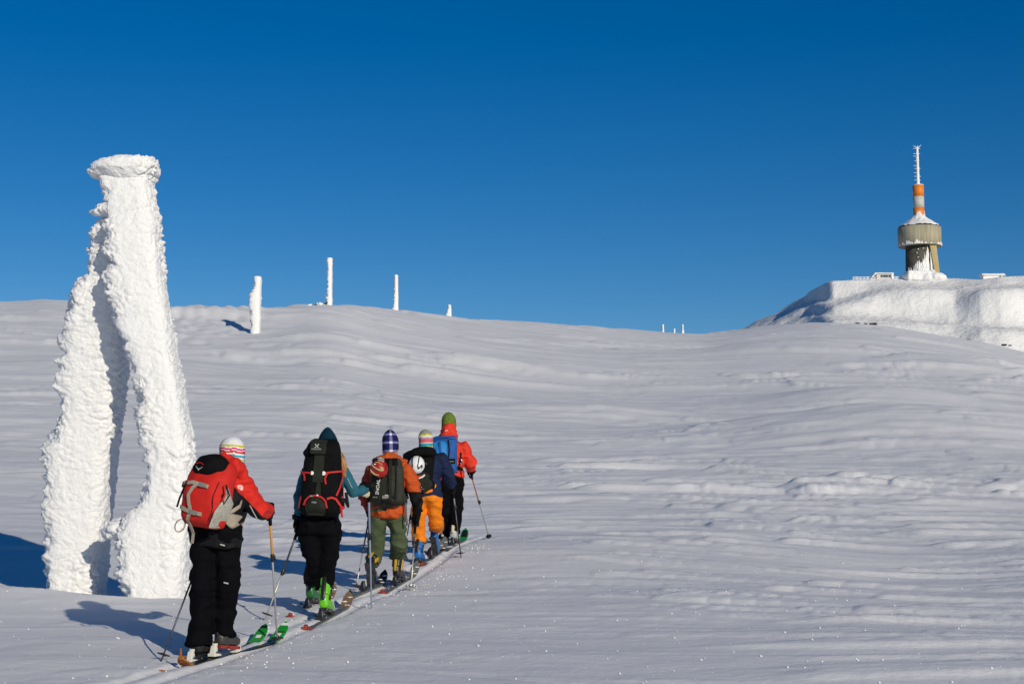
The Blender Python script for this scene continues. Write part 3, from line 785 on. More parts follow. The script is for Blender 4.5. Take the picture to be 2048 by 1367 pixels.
DKLIME = mat('deep_green_boot_shell', (0.012, 0.12, 0.03), 0.35, 0.5)
BOOTBLK = mat('black_boot_shell', (0.014, 0.014, 0.015), 0.35, 0.5)
BOOTGREY = mat('grey_boot_shell', (0.045, 0.042, 0.042), 0.4, 0.5, var=0.2, scale=20)
YELLOW = mat('yellow_boot_shell', (0.52, 0.30, 0.015), 0.4, 0.5)
BOOTBLUE = mat('blue_boot_shell', (0.010, 0.13, 0.42), 0.35, 0.5)
BOOTPALE = mat('pale_grey_boot', (0.42, 0.43, 0.42), 0.45, 0.4)
BINDWHITE = mat('white_binding', (0.72, 0.70, 0.62), 0.45, 0.4)
GAITER = mat('brown_gaiter', (0.085, 0.06, 0.035), 0.85, 0.2)
GREENHAT = mat('moss_green_wool', (0.125, 0.185, 0.030), 0.95, 0.1, var=0.35, scale=45, bump=0.004, bump_scale=80)
def plain(name, c, r=0.9): return mat(name, c, r, 0.1, var=0.10, scale=60, bump=0.002, bump_scale=130)
W_WHITE, W_YEL, W_PINK = plain('white_wool', (0.74, 0.73, 0.76)), plain('yellow_wool', (0.55, 0.52, 0.03)), plain('pink_wool', (0.62, 0.05, 0.20))
W_RED, W_CYAN, W_GREY = plain('red_wool', (0.55, 0.05, 0.04)), plain('cyan_wool', (0.03, 0.32, 0.42)), plain('grey_wool', (0.28, 0.27, 0.25))
W_LIL, W_LIME, W_NAVY, W_MID = plain('lilac_wool', (0.40, 0.33, 0.50)), plain('lime_wool', (0.34, 0.46, 0.10)), plain('navy_wool', (0.014, 0.014, 0.09)), plain('dusty_blue_wool', (0.17, 0.18, 0.34))
W_SALM = plain('salmon_wool', (0.62, 0.17, 0.13))

# ------------------------------------------------------------------ people builders
def zoned(name, base, zones, rough=0.75, bump=0.012, bump_scale=16):
    """cloth of two or three sewn colours: zones (colour, op, [(normal, offset), ...]); a zone holds where op of the plane values is above 0"""
    m = mat(name, base, rough, 0.25, bump=bump, bump_scale=bump_scale)
    n, l = m.node_tree.nodes, m.node_tree.links
    b = n['Principled BSDF']; tc = n.new('ShaderNodeTexCoord')
    cur = n.new('ShaderNodeRGB'); cur.outputs[0].default_value = (*base, 1); cur = cur.outputs[0]
    for colr, op, planes in zones:
        val = None
        for nv, off in planes:
            d = n.new('ShaderNodeVectorMath'); d.operation = 'DOT_PRODUCT'; l.new(tc.outputs['Object'], d.inputs[0]); d.inputs[1].default_value = nv
            a = n.new('ShaderNodeMath'); a.operation = 'ADD'; l.new(d.outputs['Value'], a.inputs[0]); a.inputs[1].default_value = off
            if val is None: val = a.outputs[0]
            else:
                k = n.new('ShaderNodeMath'); k.operation = op; l.new(val, k.inputs[0]); l.new(a.outputs[0], k.inputs[1]); val = k.outputs[0]
        g = n.new('ShaderNodeMath'); g.operation = 'GREATER_THAN'; l.new(val, g.inputs[0]); g.inputs[1].default_value = 0
        mx = n.new('ShaderNodeMix'); mx.data_type = 'RGBA'
        l.new(g.outputs[0], mx.inputs[0]); l.new(cur, mx.inputs[6]); mx.inputs[7].default_value = (*colr, 1); cur = mx.outputs[2]
    l.new(cur, b.inputs['Base Color'])
    return m

V3 = lambda p: np.array(p, float)
def heading(deg):
    a = math.radians(deg)
    h = V3((math.sin(a), math.cos(a), 0)); r = V3((math.cos(a), -math.sin(a), 0))
    return h, r

def folds(me, amp, seed, scale=(7, 7, 16), keep=None):
    c = get_co(me); n = get_no(me)
    q = c + 0.05 * np.stack([vnoise3(c * 5, seed + 8), vnoise3(c * 5, seed + 9), vnoise3(c * 5, seed + 10)], -1)
    d = np.abs(vnoise3(q * V3(scale), seed)) * -1.6 + 0.5 + 0.5 * vnoise3(q * V3(scale) * 2.1, seed + 1)
    d = amp * d
    if keep is not None: d = d * keep(c)
    set_co(me, c + n * d[:, None])

def paint(me, fn):
    c = face_centers(me)
    me.polygons.foreach_set('material_index', np.asarray(fn(c), dtype=np.int32)); me.update()

def beanie(name, c, axis, r, h, bands, parent, n=44, face=None, pointy=0.0, rings=34, knit=0.003, bobble=0):
    """knitted hat; bands: (fraction from the brim, material index); face: function (ring, angle) -> index"""
    axis = V3(axis) / np.linalg.norm(axis); _, u, v = frame(axis, V3((1, 0, 0)))
    V = []
    for i in range(rings):
        t = i / (rings - 1)
        if t < 0.5: rr = 1 + 0.05 * math.sin(t * math.pi * 2)
        else:
            k = (t - 0.5) / 0.5
            rr = math.sqrt(max(0, 1 - k ** 2.3)) * (1 - pointy * k) + 0.03 * (1 - k)
        for j in range(n):
            a = 2 * math.pi * j / n
            q = rr * r * (1 + knit / r * math.cos(a * n / 2) + 0.03 * math.sin(3 * a + 5 * t) + 0.02 * math.sin(2 * a - 7 * t))
            V.append(V3(c) + axis * (h * (t - 0.40)) + (u * math.cos(a) + v * math.sin(a) * 1.12) * q)
    q = grid_quads(rings, n, wrap=True)
    ms = [m for _, m in bands] if face is None else bands
    idx = []
    for i in range(rings - 1):
        t = (i + 0.5) / (rings - 1)
        for j in range(n):
            if face is not None: idx.append(face(i, j)); continue
            tt = t + 0.012 * math.sin(6 * 2 * math.pi * j / n)
            k = 0
            for b, (lim, _) in enumerate(bands):
                if tt >= lim: k = b
            idx.append(k)
    me = np_mesh(name, np.array(V), q, ms, True, idx)
    return link(name, me, parent)

def body_mesh(J, h, r, parent):
    """one continuous skin under the clothes"""
    P = []
    up = V3((0, 0, 1)); hd = J['head']
    P.append(tube([J['pelvis'], (J['pelvis'] + J['chest']) / 2, J['chest'], J['neck'] - 0.06 * up], [(0.145, 0.10), (0.125, 0.09), (0.155, 0.10), (0.09, 0.07)], r))
    P.append(tube([J['neck'] - 0.05 * up, hd - 0.04 * up], [0.055, 0.052], r))
    P.append(ball(hd + 0.01 * up, (0.074, 0.092, 0.105)))
    P.append(ball(hd + h * 0.03 - up * 0.062, (0.05, 0.055, 0.05)))
    P.append(tube([hd + h * 0.088 + up * 0.012, hd + h * 0.112 - up * 0.024], [0.011, 0.017], r, n=8))
    P.append(ball(hd + h * 0.082 - up * 0.062, (0.026, 0.014, 0.010), n=8, m=6))
    for s in (-1, 1):
        P.append(ball(hd + r * s * 0.078 - h * 0.005 - up * 0.01, (0.014, 0.024, 0.034), n=8, m=6))
        P.append(ball(hd + h * 0.078 + r * s * 0.032 + up * 0.020, 0.016, n=8, m=6))
        k = 'L' if s < 0 else 'R'
        P.append(tube([J['chest'] * 0.3 + J['sh' + k] * 0.7, J['sh' + k], J['el' + k], J['wr' + k]], [0.055, 0.052, 0.040, 0.030], up))
        P.append(tube([J['pelvis'] * 0.4 + J['hip' + k] * 0.6, J['hip' + k], J['kn' + k], J['cuff' + k], J['ank' + k], J['toe' + k]], [0.09, 0.085, 0.058, 0.046, 0.036, 0.026], r))
    me = fuse('body', P, SKIN, 0.014, 1)
    return link('body', me, parent)

def glove(wrist, g, axis, parent, m=None, cuff=True, accent=None):
    """a fist closed round the pole grip: palm, four unequal bent fingers and a thumb"""
    wrist, g, axis = V3(wrist), V3(g), V3(axis) / np.linalg.norm(axis)
    w = wrist - g; w = w - axis * np.dot(w, axis)
    if np.linalg.norm(w) < 1e-3: w = V3((0, -1, 0)) - axis * axis[1] * -1
    w = w / np.linalg.norm(w); q = np.cross(axis, w)
    P = [tube([wrist, wrist * 0.45 + (g + w * 0.04) * 0.55, g + w * 0.038], [(0.036, 0.040), (0.030, 0.046), (0.026, 0.046)], q, n=12)]
    for k, (o, ln) in enumerate(((0.034, 185), (0.012, 205), (-0.011, 195), (-0.032, 170))):
        pts = []
        for a in np.linspace(10, ln, 6):
            al = math.radians(a); pts.append(g + axis * o + (w * math.cos(al) + q * math.sin(al)) * 0.031)
        P.append(tube(pts, [0.0135, 0.0135, 0.013, 0.0125, 0.012, 0.011], axis, n=8))
    pts = []
    for a, o in ((-5, 0.028), (-50, 0.040), (-100, 0.044), (-140, 0.040)):
        al = math.radians(a); pts.append(g + axis * o + (w * math.cos(al) + q * math.sin(al)) * 0.033)
    P.append(tube(pts, [0.016, 0.015, 0.014, 0.012], axis, n=8))
    if cuff:
        d = (wrist - g) / np.linalg.norm(wrist - g)
        P.append(tube([wrist - d * 0.01, wrist + d * 0.05], [0.043, 0.047], q, n=12, cap=0.3))
    me = fuse('glove', P, [m or BLACKP] + ([accent] if accent else []), 0.0062, 1)
    if accent:
        c = face_centers(me); mid = g + w * 0.045
        me.polygons.foreach_set('material_index', ((np.linalg.norm(c - (mid + axis * 0.01 + q * 0.01), axis=1) < 0.042)).astype(np.int32))
    return link('glove', me, parent)

def boot(foot, h, r, pitch, mats, parent, buckles=True, label=None):
    """ski boot: lower shell, cuff, sole lugs, buckles; pitch lifts the heel about the toe"""
    shell, cuffm, accent, solem = mats
    a = math.radians(pitch)
    f = V3(foot); toe = f + h * 0.15
    up = V3((0, 0, 1))
    h2 = h * math.cos(a) - up * math.sin(a); u2 = up * math.cos(a) + h * math.sin(a)
    def T(x, s, z): return toe + h2 * (x - 0.15) + r * s + u2 * z
    P = [tube([T(-0.10, 0, 0.075), T(-0.02, 0, 0.08), T(0.08, 0, 0.066), T(0.15, 0, 0.055)], [(0.043, 0.058), (0.046, 0.062), (0.051, 0.044), (0.045, 0.034)], r, n=16, power=2.6, cap=0.5),
         tube([T(-0.07, 0, 0.09), T(-0.05, 0, 0.17)], [(0.050, 0.060), (0.050, 0.062)], r, n=16)]
    me = fuse('boot', P, shell, 0.0075, 2)
    o = link('boot', me, parent)
    if label: o['label'] = label
    me = fuse('cuff', [tube([T(-0.075, 0, 0.135), T(-0.05, 0, 0.22), T(-0.02, 0, 0.31)], [(0.056, 0.064), (0.058, 0.066), (0.062, 0.072)], r, n=18, power=2.4, cap=0.15)], cuffm, 0.0075, 1)
    link('cuff', me, o)
    solid('spoiler', [tube([T(-0.142, 0, 0.10), T(-0.132, 0, 0.18), T(-0.105, 0, 0.29)], [(0.018, 0.010), (0.020, 0.012), (0.018, 0.010)], r, n=12, power=3)], accent, o)
    solid('side_plate', [tube([T(-0.09, 0.052, 0.10), T(-0.07, 0.058, 0.17), T(-0.045, 0.061, 0.25)], [(0.006, 0.022), (0.007, 0.026), (0.006, 0.018)], r, n=10)], accent, o)
    rot = np.stack([h2, r, u2], 1)
    solid('sole', [box(T(-0.075, 0, 0.010), (0.085, 0.075, 0.026), rot), box(T(0.09, 0, 0.010), (0.15, 0.078, 0.024), rot), box(T(0.0, 0, 0.016), (0.09, 0.06, 0.014), rot)], solem, o, smooth=False, bevel=0.004)
    if buckles:
        for z, x in ((0.19, 0.02), (0.26, 0.045), (0.10, 0.10)):
            wd = 0.064 if z > 0.15 else 0.052
            solid('buckle', [box(T(x - 0.05 if z > 0.15 else x - 0.02, wd, z), (0.055, 0.010, 0.014), rot), box(T(x - 0.09 if z > 0.15 else x - 0.05, wd * 0.9, z + 0.004), (0.03, 0.012, 0.018), rot)], STEEL, o, smooth=False)
    return T(-0.035, 0, 0.27), T(-0.06, 0, 0.085), T(0.10, 0, 0.055)

def ski(base, foot, hd, length, front, width, mats, label, sink=0.0, clip=None, lift=0.0, heel=True, toecol=None, tail_split=None, graphic=None):
    """mats: deck, tip, tail; returns ground height under the boot"""
    h, r = heading(hd); b = V3(base); f = b + V3(foot)
    ts = np.linspace(-(length - front), front - 0.2, 9)
    zs = np.array([gz(f[0] + h[0] * t, f[1] + h[1] * t) for t in ts])
    A = np.polyfit(ts, zs, 1)
    lift0 = np.max(zs - np.polyval(A, ts)) * 0.5
    zl = lambda t: np.polyval(A, t) + lift0 - sink - 0.012
    org = V3((f[0], f[1], zl(0)))
    root = empty('ski', tuple(org), label, 'ski', 'touring skis in the track')
    t0, t1 = -(length - front), front
    N = 44
    tt = np.linspace(t0, t1, N)
    def wid(t):
        k = (t - t0) / (t1 - t0)
        w = width * (0.80 + 0.8 * (k - 0.45) ** 2)
        if t > t1 - 0.11: w *= math.sqrt(max(0.02, 1 - ((t - (t1 - 0.11)) / 0.11) ** 2))
        if t < t0 + 0.05: w *= math.sqrt(max(0.10, 1 - ((t0 + 0.05 - t) / 0.05) ** 2))
        return w / 2
    def ht(t):
        z = zl(t) - org[2]
        if t > t1 - 0.30: z += 0.135 * ((t - (t1 - 0.30)) / 0.30) ** 2
        if t < t0 + 0.10: z += 0.025 * ((t0 + 0.10 - t) / 0.10) ** 2 + lift * (t0 + 0.10 - t) / 0.10
        return z
    def strip(a, bb, extra=0.0, shrink=1.0, th=0.013):
        S = [t for t in np.linspace(a, bb, max(4, int((bb - a) / 0.035)))]
        V = []
        for t in S:
            c = h * t + V3((0, 0, ht(t) + extra)); w = r * wid(t) * shrink
            V += [c - w, c + w, c + w * 0.97 + V3((0, 0, th)), c - w * 0.97 + V3((0, 0, th))]
        F = [tuple(int(x) for x in q) for q in grid_quads(len(S), 4, wrap=True)]
        F += [(0, 1, 2, 3), tuple(range(len(V) - 1, len(V) - 5, -1))]
        return np.array(V), F
    solid('deck', [strip(t0 + 0.12, t1 - 0.26)], mats[0], root, smooth=False)
    tip = solid('tip', [strip(t1 - 0.26, t1)], mats[1], root, smooth=False)
    solid('tail', [strip(t0, t0 + 0.12)], mats[2], root, smooth=False)
    if graphic is not None:
        for a, bb, sh, m in graphic: solid('tip_graphic', [strip(t1 - a, t1 - bb, 0.0136, sh, 0.002)], m, tip, smooth=False)
    else:
        for k in range(3):
            t = t1 - 0.20 + 0.06 * k
            V, F = ball(h * t + V3((0, 0, ht(t) + 0.016)) + r * 0.02 * (-1) ** k, (0.028, 0.022, 0.006), n=9, m=5)
            solid('caked_snow', [(V + rng.normal(0, 0.002, V.shape), F)], RIME, tip)
    rot = np.stack([h, r, V3((0, 0, 1))], 1)
    z0 = ht(0) + 0.013
    tc = toecol or PLASTIC
    solid('toe_piece', [box(h * 0.155 + V3((0, 0, z0 + 0.018)), (0.06, 0.062, 0.036), rot), box(h * 0.17 + r * 0.028 + V3((0, 0, z0 + 0.035)), (0.024, 0.016, 0.045), rot), box(h * 0.17 - r * 0.028 + V3((0, 0, z0 + 0.035)), (0.024, 0.016, 0.045), rot)], tc, root, smooth=False, bevel=0.004)
    if heel:
        solid('heel_piece', [box(h * -0.155 + V3((0, 0, z0 + 0.012)), (0.10, 0.064, 0.024), rot), box(h * -0.165 + V3((0, 0, z0 + 0.050)), (0.05, 0.052, 0.06), rot, 0.7), box(h * -0.15 + V3((0, 0, z0 + 0.086)), (0.036, 0.03, 0.02), rot)], tc, root, smooth=False, bevel=0.005)
    solid('brake', [tube([h * -0.10 + r * s * 0.05 + V3((0, 0, z0 + 0.02)), h * -0.20 + r * s * 0.058 + V3((0, 0, z0 + 0.045))], [0.006, 0.008], (0, 0, 1), n=6) for s in (-1, 1)], PLASTIC, root)
    if clip is not None:
        tl = t0 + 0.005
        c = h * tl + V3((0, 0, ht(tl)))
        if clip == 'tab':
            solid('tail_clip', [tube([c + V3((0, 0, 0.0)), c + V3((0, 0, 0.035)), c + V3((0, 0, 0.075))], [(0.013, 0.006), (0.013, 0.006), (0.006, 0.005)], r, n=10), ball(c + h * 0.03 + V3((0, 0, 0.014)), (0.03, 0.035, 0.012), n=10, m=6)], mats[2], root)
        else:
            solid('tail_clip', [ball(c + h * 0.04 + V3((0, 0, 0.02)), (0.022, 0.035, 0.016), n=10, m=6)], clip, root)
    return zl(0) - b[2] + 0.013 + 0.030

def pole(base, top, tip, mats, split, label, basket='disc', r0=0.0088, grip=True, dig=0.06):
    """mats: grip, upper, lower; split: fraction of the shaft that is the upper section"""
    b = V3(base); p1 = b + V3(top); p0 = b + V3(tip)
    p0[2] = gz(p0[0], p0[1])
    root = empty('ski_pole', tuple(p0), label, 'ski pole', 'ski poles in the skiers hands')
    a = p1 - p0; ln = np.linalg.norm(a); d = a / ln
    Q = lambda t: d * (ln * t)
    _, u, v = frame(d, V3((1, 0, 0)))
    solid('lower_shaft', [tube([Q(0) - d * dig, Q(1 - split)], [r0 * 0.72, r0 * 0.85], n=10, cap=0.2)], mats[2], root)
    solid('upper_shaft', [tube([Q(1 - split), Q(1) - d * 0.02], [r0, r0 * 1.05], n=10, cap=0.2)], mats[1], root)
    solid('lock', [tube([Q(1 - split) - d * 0.03, Q(1 - split) + d * 0.03], [r0 * 1.5, r0 * 1.6], n=10, cap=0.3), box(Q(1 - split) + u * r0 * 1.9, (0.012, 0.012, 0.04), np.stack([u, v, d], 1))], PLASTIC, root)
    if grip:
        solid('grip', [tube([Q(1) - d * 0.14, Q(1) - d * 0.07, Q(1) + d * 0.0, Q(1) + d * 0.025], [0.014, 0.016, 0.017, 0.021], n=12)], mats[0], root)
        pts = [Q(1) + d * 0.01]
        for k in range(9):
            al = k / 8 * math.pi
            pts.append(Q(1) - d * (0.09 * math.sin(al)) - v * (0.05 * math.sin(al)) + u * 0.028 * math.cos(al))
        solid('strap', [tube(pts, [(0.010, 0.003)] * len(pts), tuple(u), n=6)], BLACKW, root)
    c = d * (0.055 if basket != 'sunk' else -0.03)
    if basket == 'sunk': basket = 'disc'
    ang = np.linspace(0, 2 * math.pi, 8, endpoint=False)
    if basket == 'disc':
        P = [tube([c - d * 0.003, c + d * 0.003], [0.040, 0.036], n=16, cap=0.05), tube([c - d * 0.01, c + d * 0.02], [0.011, 0.010], n=10)]
        solid('basket', P, PLASTIC, root)
    elif basket == 'snowy':
        P = [tube([c - d * 0.006, c + d * 0.006], [0.056, 0.05], n=16, cap=0.1)]
        solid('basket', P, PLASTIC, root)
        P = [ball(c + (u * math.cos(x) + v * math.sin(x)) * 0.038, (0.022, 0.022, 0.014), n=8, m=5) for x in ang]
        me = fuse('caked_snow', P, RIME, 0.008, 0); link('caked_snow', me, root)
    else:
        solid('basket', [tube([c - u * 0.045, c, c + u * 0.045], [(0.012, 0.006), (0.016, 0.009), (0.012, 0.006)], tuple(v), n=8), tube([c - v * 0.04, c + v * 0.04], [(0.010, 0.006), (0.010, 0.006)], tuple(u), n=8)], PLASTIC, root)
    return root

class Pack:
    """rucksack body: flat against the back, rounded outwards. prof: (height, half width, depth, power)"""
    def __init__(self, base, origin, hd, lean, roll, prof, name, label, m, n=44, rows=40, wr=0.006, seed=0, group='rucksacks on the skiers backs'):
        self.o = V3(origin); h, r = heading(hd)
        a, b = math.radians(lean), math.radians(roll)
        up = V3((0, 0, 1))
        U = up * math.cos(a) + h * math.sin(a); B = -(h * math.cos(a) - up * math.sin(a))
        self.R = r * math.cos(b) - U * math.sin(b); self.U = U * math.cos(b) + r * math.sin(b); self.B = B
        self.p = np.array(prof, float)
        self.root = empty(name, base, label, 'rucksack', group)
        self.H = self.p[-1, 0]
        vs_ = np.linspace(0, 1, rows); V = []
        for v in vs_:
            for k in range(n):
                V.append(self.raw(2 * math.pi * k / n, v))
        V = np.array(V)
        F = [tuple(int(x) for x in q) for q in grid_quads(rows, n, wrap=True)] + [tuple(range(n))[::-1], tuple(range(len(V) - n, len(V)))]
        nz_ = wr * (np.abs(vnoise3(V * V3((9, 9, 14)), seed)) * -1.5 + 0.4 + 0.5 * vnoise3(V * 24, seed + 1))
        V = V + self.B * nz_[:, None]
        self.body = solid('pack_body', [(V, F)], m, self.root)
    def raw(self, ang, v, off=0.0):
        z = v * self.H
        w, d, pw = (np.interp(z, self.p[:, 0], self.p[:, k]) for k in (1, 2, 3))
        # close the top and bottom roundly
        e = min(1, math.sqrt(max(0.0, 1 - max(0, (0.09 - v) / 0.09) ** 2)) + 0.02) * min(1, math.sqrt(max(0.0, 1 - max(0, (v - 0.93) / 0.07) ** 2)) + 0.02)
        c, s = math.cos(ang), math.sin(ang)
        x = math.copysign(abs(c) ** (2 / pw), c) * (w * (0.75 + 0.25 * e) + off); y = math.copysign(abs(s) ** (2 / pw), s)
        y = (d / 2) + (d / 2 * e + off) * y if y > 0 else d / 2 + (d / 2 * e) * y
        return self.o + self.R * x + self.U * z + self.B * y
    def S(self, u, v, off=0.0):
        """point on the outer face: u -1 left edge .. 1 right edge"""
        z = v * self.H
        pw = float(np.interp(z, self.p[:, 0], self.p[:, 3]))
        k = min(0.9999, abs(u)) ** (pw / 2)
        a = math.acos(k)
        return self.raw(a if u >= 0 else math.pi - a, v, off)
    def nrm(self, u, v):
        du = self.S(u + 0.02, v) - self.S(u - 0.02, v); dv = self.S(u, v + 0.01) - self.S(u, v - 0.01)
        n = np.cross(du, dv); n = n / np.linalg.norm(n)
        return n if np.dot(n, self.B) > -0.2 else -n
    def ribbon(self, uv, width, m, name='strap', off=0.012, parent=None, th=0.005, hang=None):
        pts, nn = [], []
        uv = np.array(uv, float)
        t = np.linspace(0, len(uv) - 1, max(8, 7 * (len(uv) - 1)))
        for x in t:
            u, v = np.interp(x, np.arange(len(uv)), uv[:, 0]), np.interp(x, np.arange(len(uv)), uv[:, 1])
            pts.append(self.S(u, v, off)); nn.append(self.nrm(u, v))
        if hang is not None:
            for hpt in hang: pts.append(V3(hpt)); nn.append(nn[-1])
        V = []
        for i, p in enumerate(pts):
            tg = pts[min(i + 1, len(pts) - 1)] - pts[max(i - 1, 0)]; tg = tg / np.linalg.norm(tg)
            s = np.cross(tg, nn[i]); s = s / np.linalg.norm(s)
            for a, b in ((-1, 0), (1, 0), (1, 1), (-1, 1)): V.append(p + s * a * width / 2 + nn[i] * b * th)
        F = [tuple(int(x) for x in q) for q in grid_quads(len(pts), 4, wrap=True)] + [(3, 2, 1, 0), tuple(range(len(V) - 4, len(V)))]
        return solid(name, [(np.array(V), F)], m, parent or self.root, smooth=False)
    def buckle(self, u, v, w, hgt, m=None, off=0.018, turn=0.0, parent=None):
        c = self.S(u, v, off); n = self.nrm(u, v)
        s = np.cross(self.U, n); s /= np.linalg.norm(s); t = np.cross(n, s)
        a = math.radians(turn); s, t = s * math.cos(a) + t * math.sin(a), t * math.cos(a) - s * math.sin(a)
        rot = np.stack([s, t, n], 1)
        return solid('buckle', [box(c, (w, hgt, 0.012), rot), box(c + s * w * 0.6, (w * 0.5, hgt * 0.7, 0.010), rot)], m or BUCKLE, parent or self.root, smooth=False, bevel=0.003)
    def flat(self, polys, u, v, m, name, off=0.016, scale=1.0, turn=0.0, parent=None, th=0.003):
        """flat printed shape: 2-D polygons in metres laid on the face"""
        c = self.S(u, v, off); n = self.nrm(u, v)
        s = np.cross(self.U, n); s /= np.linalg.norm(s); t = np.cross(n, s)
        a = math.radians(turn); s, t = s * math.cos(a) + t * math.sin(a), t * math.cos(a) - s * math.sin(a)
        return flat_mesh(polys, c, s, t, n, m, name, parent or self.root, scale, th)

def flat_mesh(polys, c, s, t, n, m, name, parent, scale=1.0, th=0.003):
    V, F, k = [], [], 0
    for P in polys:
        L = len(P)
        for z in (0, th):
            V += [c + s * x * scale + t * y * scale + n * z for x, y in P]
        F.append(tuple(range(k + L, k + 2 * L)))
        F += [(k + i, k + (i + 1) % L, k + L + (i + 1) % L, k + L + i) for i in range(L)]
        k += 2 * L
    return solid(name, [(np.array(V), F)], m, parent, smooth=False)

def text_polys(s, size):
    cu = bpy.data.curves.new('t', 'FONT'); cu.body = s; cu.size = size; cu.align_x = 'CENTER'; cu.align_y = 'CENTER'; cu.resolution_u = 2
    o = bpy.data.objects.new('t', cu); col.objects.link(o)
    bpy.context.view_layer.update()
    me = bpy.data.meshes.new_from_object(o.evaluated_get(bpy.context.evaluated_depsgraph_get()))
    P = [[(me.vertices[i].co.x, me.vertices[i].co.y) for i in p.vertices] for p in me.polygons]
    bpy.data.objects.remove(o); bpy.data.curves.remove(cu); bpy.data.meshes.remove(me)
    return P
def disc(r, n=20, c=(0, 0), a0=0, a1=360):
    return [(c[0] + r * math.cos(math.radians(a0 + (a1 - a0) * k / n)), c[1] + r * math.sin(math.radians(a0 + (a1 - a0) * k / n))) for k in range(n)]
def stroke(pts, w):
    out = []
    for (x0, y0), (x1, y1) in zip(pts[:-1], pts[1:]):
        L = math.hypot(x1 - x0, y1 - y0); nx, ny = -(y1 - y0) / L * w / 2, (x1 - x0) / L * w / 2
        out.append([(x0 - nx, y0 - ny), (x1 - nx, y1 - ny), (x1 + nx, y1 + ny), (x0 + nx, y0 + ny)])
    return out

def jacket(J, r, h, torso, arms, extra, mats, parent, seed, amp=0.010, fn=None, voxel=0.0115, name='jacket'):
    """torso: list of (t along pelvis->neck, half width, half depth); arms: radii shoulder, elbow, cuff"""
    up = V3((0, 0, 1)); P = []
    path = [J['hem'], J['pelvis'], (J['pelvis'] + J['chest']) / 2, J['chest'], J['neck'] - 0.05 * up, J['neck'] + 0.02 * up]
    P.append(tube(path, torso, r, n=20, power=2.3, cap=0.25))
    for k in 'LR':
        if arms.get(k) is None: continue
        a, b, c = arms[k]
        P.append(tube([J['chest'] * 0.35 + J['sh' + k] * 0.65, J['sh' + k], (J['sh' + k] + J['el' + k]) / 2, J['el' + k], (J['el' + k] + J['wr' + k]) / 2, J['wr' + k]], [a * 1.0, a, (a + b) / 2 * 1.02, b * 1.05, (b + c) / 2 * 1.05, c], up, n=14, cap=0.35))
    me = fuse(name, P + extra, mats, voxel, 4)
    folds(me, amp, seed)
    if fn is not None: paint(me, fn)
    return link(name, me, parent)

def trousers(J, r, radii, mats, parent, seed, amp=0.012, fn=None, voxel=0.0115, drop=(0.0, 0.0)):
    """radii: seat (half width, half depth), hip, knee, hem"""
    P = [tube([J['pelvis'] + V3((0, 0, 0.10)), J['pelvis'], J['pelvis'] - V3((0, 0, 0.06))], [(radii[0][0] * 0.92, radii[0][1] * 0.9), radii[0], (radii[0][0] * 0.96, radii[0][1] * 0.95)], r, n=18, power=2.4, cap=0.5)]
    for k in 'LR':
        a, b, c = radii[1], radii[2], radii[3]
        hp, kn, cu = J['hip' + k], J['kn' + k], J['cuff' + k]
        fall = (cu - J['ank' + k]) / np.linalg.norm(cu - J['ank' + k]); dr = drop[0 if k == 'L' else 1]
        cu = cu - fall * dr
        P.append(tube([hp + V3((0, 0, 0.02)), hp * 0.55 + kn * 0.45, kn, kn * 0.45 + cu * 0.55, cu, cu - fall * 0.05], [a, (a + b) / 2, b, (b + c) / 2, c * 1.02, c * 1.05], r, n=16, cap=0.12))
    me = fuse('trousers', P, mats, voxel, 4)
    folds(me, amp, seed, scale=(6, 6, 11))
    if fn is not None: paint(me, fn)
    return link('trousers', me, parent)

def joints(**k): return {a: V3(b) for a, b in k.items()}
SKIERS = 'skiers climbing in single file'

# ================================================================== first skier: red and black jacket, red pack
B1 = (-2.245, 12.121, 0.868); hd1 = 20; h1, r1 = heading(hd1)
s1 = empty('person', B1, 'nearest skier in red and black jacket, black trousers and striped white hat', 'person', SKIERS)
fL, fR = V3((-0.097, 0.113, 0.008)), V3((0.053, 0.228, 0.016))
fL[2] = ski(B1, fL, hd1, 1.55, 0.98, 0.105, (SKIBLACK, SKIGREEN, TAILORANGE), 'left green-tipped ski under the nearest skier', clip=None, toecol=BINDWHITE, sink=0.01,
    graphic=[(0.25, 0.215, 0.95, SKIBLACK), (0.135, 0.105, 0.42, WHITE), (0.04, 0.015, 0.9, SKIBLACK)])
fR[2] = ski(B1, fR, hd1, 1.62, 0.98, 0.105, (SKIBLACK, SKIGREEN, TAILORANGE), 'right green-tipped ski with orange tail clip under the nearest skier', clip='tab', toecol=BINDWHITE, lift=0.045,
    graphic=[(0.25, 0.21, 0.95, SKIBLACK), (0.150, 0.115, 0.40, WHITE), (0.105, 0.095, 0.75, SKIBLACK), (0.035, 0.015, 0.8, WHITE)])
cL, aL, tL = boot(fL, h1, r1, 0, (BOOTBLK, BOOTGREY, BOOTBLK, PLASTIC), s1)
cR, aR, tR = boot(fR, h1, r1, 6, (BOOTGREY, BOOTBLK, BOOTBLK, SKIRED), s1)
J = joints(head=(0.125, -0.06, 1.531), neck=(0.104, -0.079, 1.418), chest=(0.056, -0.096, 1.294), pelvis=(0.026, -0.083, 0.984), hem=(0.019, -0.072, 0.879),
    shL=(-0.107, -0.091, 1.343), elL=(-0.155, 0.042, 1.133), wrL=(-0.097, 0.22, 1.064), shR=(0.211, -0.079, 1.328), elR=(0.319, 0.023, 1.122), wrR=(0.359, 0.203, 1.129),
    hipL=(-0.064, -0.079, 0.946), hipR=(0.116, -0.079, 0.946), knL=(-0.085, -0.003, 0.508), knR=(0.089, 0.037, 0.506))
J.update(cuffL=cL, cuffR=cR, ankL=aL, ankR=aR, toeL=tL, toeR=tR)
body_mesh(J, h1, r1, s1)
e0, e1 = V3((0.139, -0.141, 1.342)), V3((0.386, -0.11, 1.051))
dx, dz = e1[0] - e0[0], e1[2] - e0[2]
